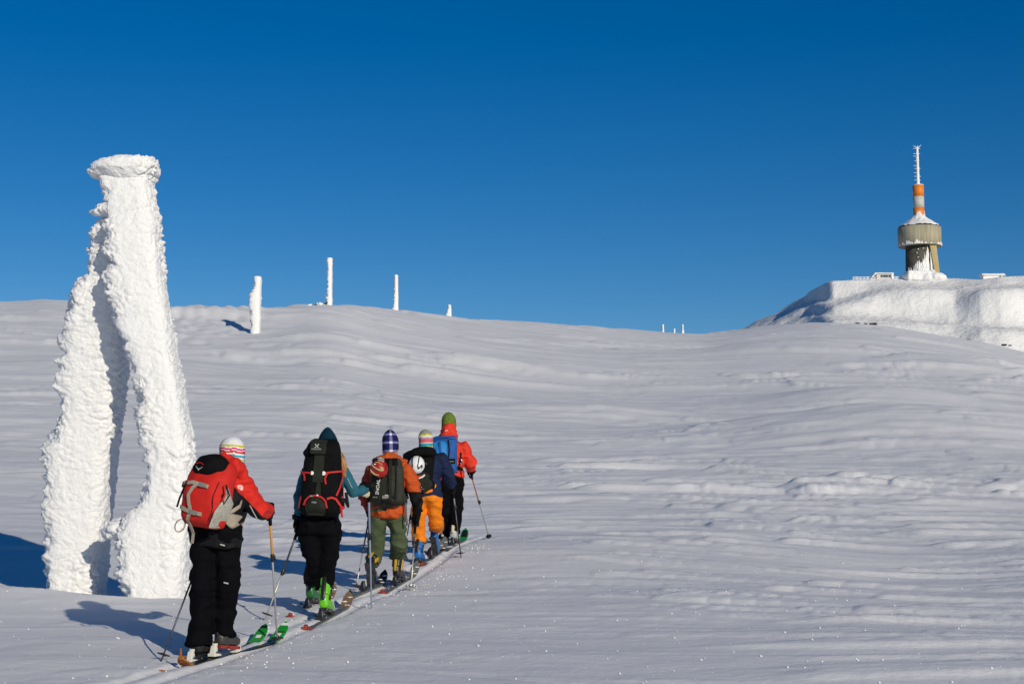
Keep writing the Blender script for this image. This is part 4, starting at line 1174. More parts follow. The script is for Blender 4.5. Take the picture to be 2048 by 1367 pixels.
# red where above the seam that runs down the arm, or above the shoulder line
RB = zoned('red_and_black_shell', (0.0045, 0.0045, 0.006), [((0.62, 0.022, 0.012), 'MAXIMUM', [((-dz, 0, dx), e0[0] * dz - e0[2] * dx), ((0, 0, 1), -(e0[2] + 0.01))])])
jacket(J, r1, h1, [(0.205, 0.135), (0.205, 0.14), (0.185, 0.13), (0.20, 0.135), (0.105, 0.095), (0.085, 0.08)],
    {'L': (0.078, 0.070, 0.055), 'R': (0.082, 0.076, 0.060)},
    [ball((0.139, -0.151, 1.435), (0.125, 0.12, 0.075)), tube([(0.075, -0.161, 1.528), (0.17, -0.204, 1.46), (0.225, -0.128, 1.406)], [0.045, 0.06, 0.05]), tube([(0.213, -0.098, 1.41), (0.234, -0.049, 1.422)], [(0.03, 0.02), (0.014, 0.014)])],
    RB, s1, 201, 0.016)
trousers(J, r1, [(0.205, 0.15), 0.108, 0.090, 0.100], BLACK, s1, 202, 0.022, drop=(0.135, 0.115))
solid('pocket_zip', [tube([(0.088, -0.248, 0.876), (0.118, -0.247, 0.868)], [(0.006, 0.004)] * 2, (0, 0, 1), n=6)], GREYL, s1)
solid('knee_tab', [tube([(0.092, -0.092, 0.59), (0.122, -0.091, 0.583)], [(0.006, 0.004)] * 2, (0, 0, 1), n=6)], GREYL, s1)
solid('sleeve_piping', [tube([(0.276, -0.092, 1.163), (0.302, -0.082, 1.111), (0.328, -0.051, 1.058)], [0.004] * 3, n=6)], GREYL, s1)
# round badge on the sleeve
bc = V3((0.21, -0.158, 1.289)); bn = V3((0.1, -0.95, 0.28)); bn /= np.linalg.norm(bn)
bs = np.cross(V3((0, 0, 1)), bn) * -1; bs /= np.linalg.norm(bs); bt = np.cross(bs, bn) * -1
bs = V3((1, 0, 0)) - bn * bn[0]; bs /= np.linalg.norm(bs); bt = np.cross(bn, bs)
bd = flat_mesh([disc(0.024, 24)], bc, bs, bt, bn, WHITE, 'badge', s1, 1, 0.012)
RING = []
for k in range(16):
    a, b = k / 16 * 360, (k + 1) / 16 * 360
    RING.append([(0.019 * math.cos(math.radians(a)), 0.019 * math.sin(math.radians(a))), (0.019 * math.cos(math.radians(b)), 0.019 * math.sin(math.radians(b))), (0.0165 * math.cos(math.radians(b)), 0.0165 * math.sin(math.radians(b))), (0.0165 * math.cos(math.radians(a)), 0.0165 * math.sin(math.radians(a)))])
flat_mesh(RING + stroke([(-0.011, 0.004), (0, 0.010), (0.011, 0.004)], 0.003) + stroke([(-0.010, -0.006), (0.010, -0.006)], 0.003) + stroke([(0, 0.008), (0, -0.010)], 0.003) + stroke([(-0.006, -0.001), (0.006, -0.001)], 0.0025), bc + bn * 0.012, bs, bt, bn, RED, 'badge_print', bd, 1, 0.0015)
beanie('beanie', (0.129, -0.062, 1.543), (0.05, 0.06, 1), 0.092, 0.235, [(0, W_WHITE), (0.10, W_CYAN), (0.16, W_WHITE), (0.20, W_LIME), (0.25, W_WHITE), (0.30, W_CYAN), (0.37, W_WHITE), (0.43, W_RED), (0.50, W_WHITE), (0.53, W_PINK), (0.59, W_WHITE), (0.63, W_YEL), (0.70, W_WHITE)], s1)
# pole in the right hand, the left one trailing
pR0, pR1 = V3((0.366, 0.281, 1.156)), V3((0.375, 0.762, 0.055))
pole(B1, pR0 + V3((0, 0, -0.01)), pR1, (BLACKP, GOLD, SHAFT_G), 0.36, 'golden-topped ski pole upright in the right hand of the nearest skier', 'bar', 0.0098)
glove(J['wrR'], pR0 - V3((0, 0, 0.02)), pR0 - pR1, s1)
pL0, pL1 = V3((-0.072, 0.257, 1.003)), V3((-0.366, -0.089, -0.006))
pole(B1, pL0 + V3((0.01, 0, 0.03)), pL1, (BLACKP, SHAFT_D, SHAFT_D), 0.35, 'dark ski pole slanting back from the left hand of the nearest skier', 'bar', 0.0085)
glove(J['wrL'], pL0, pL0 - pL1, s1)

pk = Pack(B1, (0, -0.224, 0.985), hd1, 9, 7.5, [(0, 0.15, 0.18, 3.0), (0.06, 0.168, 0.22, 3.0), (0.20, 0.183, 0.25, 2.8), (0.36, 0.18, 0.23, 2.6), (0.46, 0.165, 0.18, 2.6), (0.51, 0.13, 0.14, 2.4)], 'backpack', 'large red rucksack with black lid and tan straps on the nearest skier', PACKRED, seed=211, wr=0.009)
lid = pk.S(0.0, 0.90, 0.0) + pk.B * -0.045 - pk.U * 0.012
rotm = np.stack([pk.R, pk.B, pk.U], 1)
me = fuse('lid', [ball(lid, (0.140, 0.105, 0.102), rotm, 24, 14), ball(lid - pk.R * 0.02 - pk.U * 0.025 + pk.B * 0.015, (0.128, 0.095, 0.088), rotm, 20, 12)], BLACKP, 0.011, 3); folds(me, 0.007, 212); ld = link('lid', me, pk.root)
# bird emblem on the lid
bird = stroke([(-0.026, 0.012), (-0.018, 0.004), (-0.006, -0.001), (0, -0.010), (0.006, -0.001), (0.018, 0.004), (0.026, 0.012)], 0.0035) + stroke([(-0.020, 0.004), (-0.008, -0.004), (0, -0.014), (0.008, -0.004), (0.020, 0.004)], 0.0025) + [disc(0.004, 10, (0, -0.012))]
ln_ = pk.B * 0.97 + pk.U * 0.1; ln_ /= np.linalg.norm(ln_)
lu = np.cross(ln_, pk.R); lu /= np.linalg.norm(lu)
flat_mesh(bird, lid + pk.B * 0.114 - pk.R * 0.045 - pk.U * 0.035, pk.R, lu, ln_, GREYL, 'emblem', ld, 1.05)
flat_mesh(stroke([(-0.03, 0.0), (-0.012, 0.012), (0.012, 0.012), (0.03, 0.0)], 0.004), lid + pk.B * 0.113 - pk.R * 0.045 - pk.U * 0.005, pk.R, lu, ln_, PACKRED, 'emblem_arc', ld, 1.0)
pk.ribbon([(-0.62, 0.58), (-0.35, 0.60), (-0.05, 0.585), (0.35, 0.565)], 0.028, TANW)
pk.buckle(0.08, 0.578, 0.045, 0.034, off=0.02, turn=-4)
pk.ribbon([(-0.14, 0.585), (-0.30, 0.52), (-0.40, 0.42), (-0.34, 0.30), (-0.22, 0.19)], 0.026, TANW)
pk.ribbon([(-0.80, 0.235), (-0.50, 0.20), (-0.20, 0.175), (0.30, 0.165)], 0.028, TANW)
pk.buckle(-0.10, 0.172, 0.05, 0.034, off=0.021, turn=-4)
pk.ribbon([(-0.20, 0.17), (-0.34, 0.10), (-0.48, 0.02)], 0.026, TANW, hang=[pk.S(-0.52, 0.0, 0.01) - pk.U * 0.05 + pk.B * 0.0, pk.S(-0.55, 0.0, 0.0) - pk.U * 0.12])
pk.ribbon([(0.70, 0.66), (0.63, 0.45), (0.70, 0.25), (0.62, 0.10)], 0.004, BLACKW, 'seam', 0.008)
for u0, v0 in ((-0.95, 0.06),):
    pts = []
    c = pk.S(-0.78, 0.03, 0.0)
    for k in range(13):
        a = 2 * math.pi * k / 12
        pts.append(c + pk.R * (-0.045 + 0.040 * math.cos(a)) + pk.U * (-0.03 + 0.042 * math.sin(a) + 0.02 * math.cos(a)) + pk.B * 0.02 * math.sin(a))
    solid('axe_loop', [tube(pts, [(0.010, 0.003)] * 13, tuple(pk.B), n=6)], TANW, pk.root)
# side pocket of grey stretch mesh, compression straps, hip fin
me = fuse('mesh_pocket', [tube([pk.S(0.93, 0.03), pk.S(0.98, 0.22), pk.S(1.0, 0.40), pk.S(0.96, 0.58)], [(0.095, 0.012), (0.105, 0.015), (0.085, 0.013), (0.03, 0.01)], pk.B, n=16, power=2.5)], MESHG, 0.008, 1); link('mesh_pocket', me, pk.root)
solid('whistle_cord', [tube([pk.S(0.86, 0.62, 0.02), pk.S(0.92, 0.50, 0.03), pk.S(0.90, 0.40, 0.03)], [(0.008, 0.005)] * 3, n=8)], REDW, pk.root)
solid('cord_loop', [tube([pk.S(0.90, 0.63, 0.02), pk.S(0.98, 0.50, 0.035), pk.S(0.94, 0.36, 0.03), pk.S(0.88, 0.5, 0.025)], [0.006] * 4, n=6)], BLACKW, pk.root)
me = fuse('hip_fin', [tube([(0.132, -0.285, 1.082), (0.171, -0.23, 1.045), (0.214, -0.109, 1.04)], [(0.05, 0.02), (0.058, 0.025), (0.048, 0.022)], (0, 0, 1), n=14)], TANW, 0.009, 2); folds(me, 0.004, 214); link('hip_fin', me, pk.root)
solid('hip_strap', [tube([(0.128, -0.266, 1.096), (0.187, -0.269, 1.126), (0.223, -0.222, 1.155), (0.225, -0.146, 1.2)], [(0.016, 0.004)] * 4, (0, 0, 1), n=6)], TANW, pk.root)
solid('side_strap', [tube([pk.S(-0.98, 0.62, 0.01), pk.S(-1.0, 0.50, 0.03), pk.S(-1.0, 0.36, 0.045), pk.S(-1.0, 0.24, 0.06)], [(0.014, 0.005)] * 4, tuple(pk.B), n=6), tube([pk.S(-0.98, 0.60, 0.015), pk.S(-1.0, 0.55, 0.035)], [(0.02, 0.01)] * 2, tuple(pk.B), n=6)], BLACKW, pk.root)
solid('side_clip', [tube([pk.S(-0.96, 0.60, 0.012), pk.S(-1.0, 0.54, 0.03)], [(0.012, 0.006)] * 2, tuple(pk.B), n=6)], BUCKLE, pk.root)
for k, u in (('L', -1), ('R', 1)):
    sh = J['sh' + k] * 0.72 + J['chest'] * 0.28
    solid('shoulder_strap', [tube([pk.o + pk.R * u * 0.09 + pk.U * 0.42, sh + V3((0, 0, 0.075)) - h1 * 0.02, sh + h1 * 0.13 - V3((0, 0, 0.02)), sh + h1 * 0.15 - V3((0, 0, 0.18)), pk.o + pk.R * u * 0.19 + pk.U * 0.08 + h1 * 0.1], [(0.03, 0.008)] * 5, tuple(r1), n=8)], BLACKW, pk.root)

# ================================================================== second skier: petrol hat, teal top, tall black pack
B2 = (-1.712, 14.384, 1.03); hd2 = 5; h2, r2 = heading(hd2)
s2 = empty('person', B2, 'skier with blond hair, teal top, petrol hat, black trousers and lime boots', 'person', SKIERS)
fL, fR = V3((-0.177, 0.839, 0.06)), V3((0.045, 0.032, 0.002))
fL[2] = ski(B2, fL, hd2 + 3, 1.60, 0.82, 0.10, (SKIGREY, SKIBROWN, SKIRED), 'left brown-tipped ski under the skier in teal', clip=SKIRED, sink=0.01)
fR[2] = ski(B2, fR, hd2 + 3, 1.62, 0.92, 0.10, (SKIGREY, SKIBROWN, SKIRED), 'right brown-tipped ski under the skier in teal', clip=SKIRED)
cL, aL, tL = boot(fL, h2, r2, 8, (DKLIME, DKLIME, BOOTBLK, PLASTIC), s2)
cR, aR, tR = boot(fR, h2, r2, 10, (LIME, LIME, BOOTBLK, PLASTIC), s2, label='bright lime boot')
J = joints(head=(0.064, -0.102, 1.546), neck=(0.054, -0.118, 1.407), chest=(0.042, -0.11, 1.238), pelvis=(-0.002, -0.068, 0.838), hem=(-0.002, -0.066, 0.82),
    shL=(-0.123, -0.116, 1.295), elL=(-0.187, -0.114, 1.087), wrL=(-0.195, -0.034, 0.9), shR=(0.211, -0.106, 1.296), elR=(0.298, -0.068, 1.123), wrR=(0.387, 0.08, 1.156),
    hipL=(-0.096, -0.061, 0.776), hipR=(0.091, -0.061, 0.776), knL=(-0.059, 0.075, 0.435), knR=(0.055, 0.055, 0.435))
J.update(cuffL=cL, cuffR=cR, ankL=aL, ankR=aR, toeL=tL, toeR=tR)
body_mesh(J, h2, r2, s2)
jacket(J, r2, h2, [(0.14, 0.10), (0.15, 0.105), (0.15, 0.11), (0.165, 0.115), (0.085, 0.08), (0.065, 0.065)],
    {'L': (0.060, 0.050, 0.040), 'R': (0.060, 0.054, 0.042)}, [ball((0.062, -0.147, 1.401), (0.09, 0.085, 0.05))], [TEAL], s2, 221, 0.006, name='top')
trousers(J, r2, [(0.192, 0.145), 0.108, 0.082, 0.080], BLACK, s2, 222, 0.021, drop=(0.07, 0.03))
solid('sleeve_seam', [tube([(0.248, -0.161, 1.246), (0.282, -0.138, 1.171), (0.327, -0.087, 1.113), (0.356, -0.017, 1.119)], [0.0035] * 4, n=6)], GREYL, s2)
beanie('beanie', (0.062, -0.104, 1.559), (-0.02, 0.02, 1), 0.082, 0.245, [(0, PETROL), (0.5, PETROL)], s2, pointy=0.42)
P = []
for k in range(9):
    x = 676 + 1.8 * k; dx = rng.normal(0, 1.2)
    P.append(tube([V3((0.143, -0.156, 1.486)) + V3((0.004 * k, -0.01 * (k % 3), 0)), V3((0.197, -0.2, 1.426)) + V3((0.007 * (k - 4), -0.012 * (k % 3), 0)), V3((0.219, -0.227, 1.35)) + V3((0.006 * (k - 4), -0.010 * (k % 2), 0)), V3((0.224, -0.23, 1.28)) + V3((0.0035 * (k - 4), 0, -0.02 * (k % 3)))],
        [0.013, 0.011, 0.009, 0.003], n=8))
me = fuse('hair', P, HAIR, 0.0065, 1)
c = get_co(me); set_co(me, c + get_no(me) * (0.004 * vnoise3(c * V3((160, 160, 30)), 224))[:, None])
link('hair', me, s2)
pR0, pR1 = V3((0.411, 0.121, 1.143)), V3((0.401, 0.663, 0.047))
pole(B2, pR0 + V3((0, 0, 0.03)), pR1, (BLACKP, SHAFT_B, SHAFT_B), 0.4, 'pale blue ski pole upright in the right hand of the skier in teal', 'sunk', 0.0095, dig=0.12)
glove(J['wrR'], pR0 - V3((0, 0, 0.02)), pR0 - pR1, s2, accent=CREAM)
pL0, pL1 = V3((-0.198, -0.006, 0.82)), V3((-0.471, -0.126, -0.009))
pole(B2, pL0 + V3((0.01, 0, 0.02)), pL1, (BLACKP, SHAFT_D, SHAFT_G), 0.50, 'two-part ski pole slanting back from the left hand of the skier in teal', 'bar', 0.009)
glove(J['wrL'], pL0 + V3((0, 0, -0.01)), pL0 - pL1, s2)
solid('wrist_cuff', [tube([V3((-0.204, -0.037, 0.927)), V3((-0.2, -0.033, 0.891))], [(0.056, 0.05)] * 2, n=12, cap=0.2)], BLACKW, s2)

pk = Pack(B2, (0.035, -0.205, 0.901), hd2, 4, 1.5, [(0, 0.165, 0.16, 3.0), (0.06, 0.185, 0.20, 3.0), (0.20, 0.18, 0.22, 2.8), (0.36, 0.178, 0.22, 2.8), (0.48, 0.165, 0.21, 2.8), (0.60, 0.15, 0.20, 2.6), (0.69, 0.12, 0.15, 2.4)], 'backpack', 'tall black rucksack with red straps and dark green panels on the skier in teal', BLACKP, seed=231, wr=0.010)
lc = pk.S(-0.08, 0.86, 0.0) - pk.B * 0.075
rotm = np.stack([pk.R, pk.B, pk.U], 1)
me = fuse('lid', [ball(lc, (0.138, 0.115, 0.085), rotm, 24, 14), tube([lc - pk.R * 0.11 - pk.U * 0.04, lc + pk.R * 0.10 - pk.U * 0.05], [(0.08, 0.055)] * 2, pk.B, n=14)], BLACKP, 0.011, 2); folds(me, 0.006, 232); ld = link('lid', me, pk.root)
def panel(pk, u0, u1, v0, v1, m, name, off=0.008, nu=8, nv=10, arch=0.0, parent=None, taper=0.0, bulge=0.0):
    V = []
    for th in (0, 1):
        for i in range(nv):
            for j in range(nu):
                a, b = j / (nu - 1), i / (nv - 1)
                cu = (u0 + u1) / 2; hw = (u1 - u0) / 2 * (1 - taper * b)
                vv = v0 + (v1 - v0) * b * (1 - arch * (2 * a - 1) ** 2)
                V.append(pk.S(cu + hw * (2 * a - 1), vv, (off + bulge * math.sin(math.pi * a) * math.sin(math.pi * b)) if th else -0.01))
    F = [tuple(int(x) for x in q) for q in grid_quads(nv, nu)]; n0 = nu * nv
    G = [tuple(x + n0 for x in q[::-1]) for q in F]
    E = []
    rim = [(0, j) for j in range(nu)] + [(i, nu - 1) for i in range(1, nv)] + [(nv - 1, j) for j in range(nu - 2, -1, -1)] + [(i, 0) for i in range(nv - 2, 0, -1)]
    for (a, b), (c, d) in zip(rim, rim[1:] + rim[:1]):
        E.append((a * nu + b, c * nu + d, n0 + c * nu + d, n0 + a * nu + b))
    return solid(name, [(np.array(V), F + G + E)], m, parent or pk.root)
panel(pk, -0.30, 0.22, 0.42, 0.78, DKGREEN, 'centre_panel', 0.012)
panel(pk, -0.16, 0.16, 0.20, 0.46, DKGREEN, 'lower_panel', 0.013, taper=0.55)
panel(pk, -0.58, 0.36, 0.015, 0.24, DKGREEN, 'bottom_pocket', 0.012, arch=0.45, bulge=0.035)
# lid panel and the emblem: two bars crossing with four square ends, name beneath
lf = lc + pk.B * 0.112
me = fuse('lid_panel', [tube([lf - pk.U * 0.055 - pk.R * 0.01, lf + pk.U * 0.02 - pk.R * 0.01, lf + pk.U * 0.07 - pk.B * 0.045 - pk.R * 0.01], [(0.075, 0.012)] * 3, pk.R, n=16, power=4, cap=0.2)], DKGREEN, 0.008, 1); link('lid_panel', me, ld)
en = pk.B * 0.96 + pk.U * 0.28; en /= np.linalg.norm(en); eu = np.cross(en, pk.R); eu /= np.linalg.norm(eu)
ec = lf + pk.B * 0.014 + pk.U * 0.012 - pk.R * 0.018
H = [[(-0.017, 0.010), (-0.009, 0.010), (-0.009, 0.019), (-0.017, 0.019)], [(0.009, 0.010), (0.017, 0.010), (0.017, 0.019), (0.009, 0.019)], [(-0.017, -0.019), (-0.009, -0.019), (-0.009, -0.010), (-0.017, -0.010)], [(0.009, -0.019), (0.017, -0.019), (0.017, -0.010), (0.009, -0.010)]] + stroke([(-0.012, -0.012), (0.012, 0.012)], 0.007) + stroke([(-0.012, 0.012), (0.012, -0.012)], 0.007)
flat_mesh(H, ec, pk.R, eu, en, GREYL, 'emblem', ld, 1.05)
flat_mesh(text_polys('HAGLÖFS', 0.020), ec - eu * 0.031 + en * 0.001, pk.R, eu, en, GREYL, 'lettering', ld)
pk.ribbon([(-0.98, 0.56), (-0.80, 0.545), (-0.55, 0.54), (-0.42, 0.535)], 0.014, REDW)
pk.ribbon([(-0.78, 0.54), (-0.70, 0.50), (-0.68, 0.44)], 0.015, REDW)
pk.ribbon([(0.98, 0.575), (0.75, 0.56), (0.50, 0.55), (0.30, 0.54)], 0.015, REDW)
pk.ribbon([(0.50, 0.55), (0.36, 0.53), (0.28, 0.47), (0.33, 0.40)], 0.014, REDW)
pk.ribbon([(1.0, 0.60), (0.99, 0.48), (0.92, 0.36), (0.80, 0.26)], 0.015, REDW)
pk.ribbon([(-0.62, 0.13), (-0.55, 0.19), (-0.40, 0.235), (-0.12, 0.255), (0.16, 0.235), (0.33, 0.19), (0.40, 0.10)], 0.015, REDW, off=0.020)
pk.ribbon([(0.40, 0.215), (0.60, 0.235), (0.78, 0.22)], 0.019, REDW, hang=[pk.S(0.93, 0.14, 0.02), (0.215, -0.321, 0.954), (0.218, -0.296, 0.901)])
pk.ribbon([(-0.82, 0.24), (-0.92, 0.10)], 0.012, REDW)
pk.buckle(-0.33, 0.535, 0.018, 0.034, WHITE); pk.buckle(0.20, 0.535, 0.020, 0.036, WHITE)
pk.buckle(-0.30, 0.245, 0.02, 0.016, BUCKLE, off=0.026); pk.buckle(-0.03, 0.256, 0.012, 0.014, WHITE, off=0.026)
pk.flat(text_polys('NEJD', 0.020), -0.12, 0.165, GREYL, 'lettering', off=0.044)
solid('hip_wing', [tube([pk.S(0.9, 0.22) + pk.B * -0.08, (0.227, -0.151, 1.051), (0.254, -0.105, 0.998)], [(0.02, 0.008)] * 3, (0, 0, 1), n=8), tube([(0.236, -0.158, 1.117), (0.252, -0.125, 0.998)], [(0.014, 0.006)] * 2, n=6)], BLACKW, pk.root)
for k, u in (('L', -1), ('R', 1)):
    sh = J['sh' + k] * 0.68 + J['chest'] * 0.32
    solid('shoulder_strap', [tube([pk.o + pk.R * u * 0.08 + pk.U * 0.50, sh + V3((0, 0, 0.065)) - h2 * 0.02, sh + h2 * 0.12 - V3((0, 0, 0.02)), sh + h2 * 0.13 - V3((0, 0, 0.18)), pk.o + pk.R * u * 0.15 + pk.U * 0.08 + h2 * 0.1], [(0.028, 0.008)] * 5, tuple(r2), n=8)], REDW if u > 0 else BLACKW, pk.root)

# ================================================================== third skier: rust orange jacket, olive trousers, grey pack with red helmet
B3 = (-1.313, 16.967, 1.215); hd3 = 10; h3, r3 = heading(hd3)
s3 = empty('person', B3, 'skier in rust orange jacket, olive trousers and plaid hat, left heel lifted', 'person', SKIERS)
fL, fR = V3((-0.204, -0.132, -0.009)), V3((0.09, 0.362, 0.026))
fL[2] = ski(B3, fL, hd3, 1.55, 0.75, 0.10, (SKIGREY, SKIBLACK, SKIRED), 'left ski with red tail clip under the skier in olive trousers', clip=SKIRED)
fR[2] = ski(B3, fR, hd3, 1.58, 0.85, 0.10, (SKIGREY, SKIGREY, SKIRED), 'right ski with red tail clip under the skier in olive trousers', clip=SKIRED)
cL, aL, tL = boot(fL, h3, r3, 62, (BOOTBLK, BOOTBLK, YELLOW, BOOTGREY), s3, label='black and yellow boot with lifted heel')
cR, aR, tR = boot(fR, h3, r3, 4, (BOOTBLK, BOOTBLK, YELLOW, PLASTIC), s3)
J = joints(head=(0.026, -0.068, 1.408), neck=(0.017, -0.087, 1.302), chest=(0.008, -0.09, 1.144), pelvis=(-0.007, -0.064, 0.802), hem=(-0.007, -0.056, 0.729),
    shL=(-0.165, -0.106, 1.196), elL=(-0.262, 0.001, 0.945), wrL=(-0.229, 0.177, 0.808), shR=(0.194, -0.106, 1.196), elR=(0.281, -0.126, 1.006), wrR=(0.32, -0.065, 0.808),
    hipL=(-0.097, -0.056, 0.724), hipR=(0.088, -0.056, 0.724), knL=(-0.135, 0.115, 0.437), knR=(0.113, 0.076, 0.427))
J.update(cuffL=cL, cuffR=cR, ankL=aL, ankR=aR, toeL=tL, toeR=tR)
body_mesh(J, h3, r3, s3)
xL = (-0.174, -0.115, 1.091)[0]; zc = (-0.174, -0.106, 1.012)[2]; zr = (0.132, -0.102, 0.97)[2]; xr = (0.195, -0.115, 1.091)[0]
jacket(J, r3, h3, [(0.185, 0.14), (0.185, 0.14), (0.17, 0.13), (0.185, 0.13), (0.10, 0.09), (0.08, 0.08)],
    {'L': (0.076, 0.066, 0.052), 'R': (0.080, 0.074, 0.050)},
    [ball((0.016, -0.139, 1.321), (0.145, 0.12, 0.06)), tube([(-0.121, -0.136, 1.29), (0.005, -0.212, 1.345), (0.133, -0.156, 1.295), (0.182, -0.095, 1.291)], [0.04, 0.05, 0.045, 0.03])],
    zoned('rust_shell_cloth', (0.50, 0.075, 0.012), [((0.24, 0.022, 0.014), 'MAXIMUM', [((-1, 0, 0), xL - 0.01)]), ((0.0045, 0.0045, 0.006), 'MINIMUM', [((0, 0, -1), zr), ((1, 0, 0), -xr)])]), s3, 241, 0.017)
trousers(J, r3, [(0.180, 0.14), 0.098, 0.088, 0.085], [OLIVE, BLACK], s3, 242, 0.020)
me = fuse('gaiter', [tube([cR - V3((0, 0, 0.03)), cR + V3((0, 0, 0.045))], [(0.088, 0.092), (0.090, 0.095)], r3, n=16, cap=0.2)], BLACK, 0.009, 1); folds(me, 0.008, 244, (20, 20, 20)); link('gaiter', me, s3)
def plaid(i, j):
    a, b = (i // 3) % 4, (j // 3) % 4
    if a == 0 and b == 0: return 0
    if a == 0 or b == 0: return 1
    if a == 2 and b == 2: return 3
    return 2
beanie('beanie', (0.023, -0.075, 1.482), (-0.03, 0.04, 1), 0.083, 0.245, [W_WHITE, W_MID, W_NAVY, plain('black_wool', (0.01, 0.01, 0.02))], s3, face=plaid, n=48, pointy=0.22)
pR0, pR1 = V3((0.293, -0.029, 0.655)), V3((0.262, -0.218, -0.016))
pole(B3, pR0 + V3((0, 0, 0.02)), pR1, (BLACKP, SHAFT_D, SHAFT_G), 0.35, 'ski pole with snow-caked basket in the right hand of the skier in olive trousers', 'snowy', 0.009)
glove(J['wrR'], pR0, pR0 - pR1, s3)
me = fuse('gauntlet', [tube([(0.285, -0.111, 0.965), (0.311, -0.093, 0.881), (0.31, -0.061, 0.776), (0.299, -0.043, 0.692)], [(0.066, 0.062), (0.055, 0.052), (0.048, 0.05), (0.045, 0.045)], n=14), tube([(0.322, -0.086, 0.818), (0.364, -0.081, 0.771)], [0.03, 0.016], n=8)], BLACKP, 0.009, 1); folds(me, 0.006, 246); link('gauntlet', me, s3)
pL0, pL1 = V3((-0.206, 0.223, 0.744)), V3((-0.337, 0, 0))
pole(B3, pL0 + V3((0, 0, 0.03)), pL1, (BLACKP, SHAFT_D, SHAFT_G), 0.5, 'ski pole in the left hand of the skier in olive trousers, partly hidden', 'disc', 0.0082)
glove(J['wrL'], pL0, pL0 - pL1, s3)

pk = Pack(B3, (0.025, -0.207, 0.818), hd3, 5, 0, [(0, 0.155, 0.14, 3.2), (0.05, 0.175, 0.18, 3.2), (0.20, 0.178, 0.20, 3.0), (0.38, 0.165, 0.19, 2.8), (0.50, 0.13, 0.14, 2.6)], 'backpack', 'charcoal grey rucksack carrying a red helmet on the skier in rust orange', GREYP, seed=251, wr=0.008)
panel(pk, -0.62, 0.16, 0.10, 0.66, DKGREEN, 'front_panel', 0.014, arch=0.10, bulge=0.02)
panel(pk, -0.30, 0.75, 0.82, 0.97, BLACKP, 'lid_flap', 0.014)
pk.ribbon([(0.32, 0.97), (0.30, 0.6), (0.34, 0.2), (0.30, 0.02)], 0.030, DKGREEN, 'compression_strap')
pk.ribbon([(0.64, 0.92), (0.66, 0.5), (0.62, 0.1)], 0.012, BLACKW, 'edge_piping')
pk.ribbon([(-0.70, 0.17), (-0.2, 0.15), (0.3, 0.16), (0.7, 0.17)], 0.022, BLACKW)
pk.buckle(0.02, 0.155, 0.05, 0.034, BUCKLE, off=0.022); pk.buckle(0.10, 0.19, 0.03, 0.016, GREYL, off=0.022)
pk.ribbon([(-0.02, 0.15), (-0.03, 0.05)], 0.04, BLACKW, hang=[(-0.004, -0.367, 0.817), (-0.014, -0.303, 0.776)])
pk.flat(text_polys('SNOAL', 0.05), -0.26, 0.36, WHITE, 'lettering', off=0.050, turn=83)
pk.flat(text_polys('LITE 35', 0.016), -0.52, 0.155, GREYL, 'lettering', off=0.018)
me = fuse('hip_wing', [tube([(0.146, -0.302, 0.957), (0.183, -0.236, 0.906), (0.195, -0.091, 0.865)], [(0.055, 0.02), (0.06, 0.02), (0.045, 0.018)], (0, 0, 1), n=12)], GREYP, 0.009, 1); link('hip_wing', me, pk.root)
solid('dangling_strap', [tube([(0.196, -0.19, 0.854), (0.202, -0.178, 0.734), (0.212, -0.156, 0.62)], [(0.013, 0.004), (0.012, 0.004), (0.013, 0.004)], n=8)], mat('taupe_webbing', (0.12, 0.10, 0.09), 0.7), pk.root)
for k, u in (('L', -1), ('R', 1)):
    sh = J['sh' + k] * 0.70 + J['chest'] * 0.30
    solid('shoulder_strap', [tube([pk.o + pk.R * u * 0.08 + pk.U * 0.44, sh + V3((0, 0, 0.072)) - h3 * 0.02, sh + h3 * 0.13 - V3((0, 0, 0.02)), sh + h3 * 0.14 - V3((0, 0, 0.18)), pk.o + pk.R * u * 0.16 + pk.U * 0.08 + h3 * 0.1], [(0.03, 0.008)] * 5, tuple(r3), n=8)], DKGREEN, pk.root)

def helmet(base, c, R, U, B, r, m, label, name='ski_helmet', visor=None):
    """domed shell with a cut brim, ear notch and liner, opening facing the pack"""
    root = empty(name, base, label, 'helmet', 'helmets strapped to rucksacks')
    rot = np.stack([R, B, U], 1)
    V, F = [], []
    n, mm = 36, 14
    for i in range(mm):
        t = i / (mm - 1)
        ph = t * 1.75
        for j in range(n):
            a = 2 * math.pi * j / n
            rr = math.sin(ph); zz = math.cos(ph)
            V.append((r * 0.92 * rr * math.cos(a), r * zz * 0.95, r * 1.05 * rr * math.sin(a)))
    V = np.array(V)
    F = [tuple(int(x) for x in q) for q in grid_quads(mm, n, wrap=True)] + [tuple(range(n))[::-1]]
    V = V @ rot.T + c
    if np.dot(np.cross(V[F[40][1]] - V[F[40][0]], V[F[40][2]] - V[F[40][0]]), V[F[40][0]] - c) < 0: F = [f[::-1] for f in F]
    o = solid('shell', [(V, F)], m, root)
    s = o.modifiers.new('s', 'SOLIDIFY'); s.thickness = 0.012
    def P(x, z, off=0.0):
        y = math.sqrt(max(0.02, 1 - (x / (0.92)) ** 2 - (z / 1.05) ** 2)) * 0.95
        return c + (R * x + B * y + U * z) * (r + off)
    solid('liner', [ball(c - B * r * 0.1, (r * 0.80, r * 0.5, r * 0.88), rot, 16, 8)], PLASTIC, root)
    return root, P
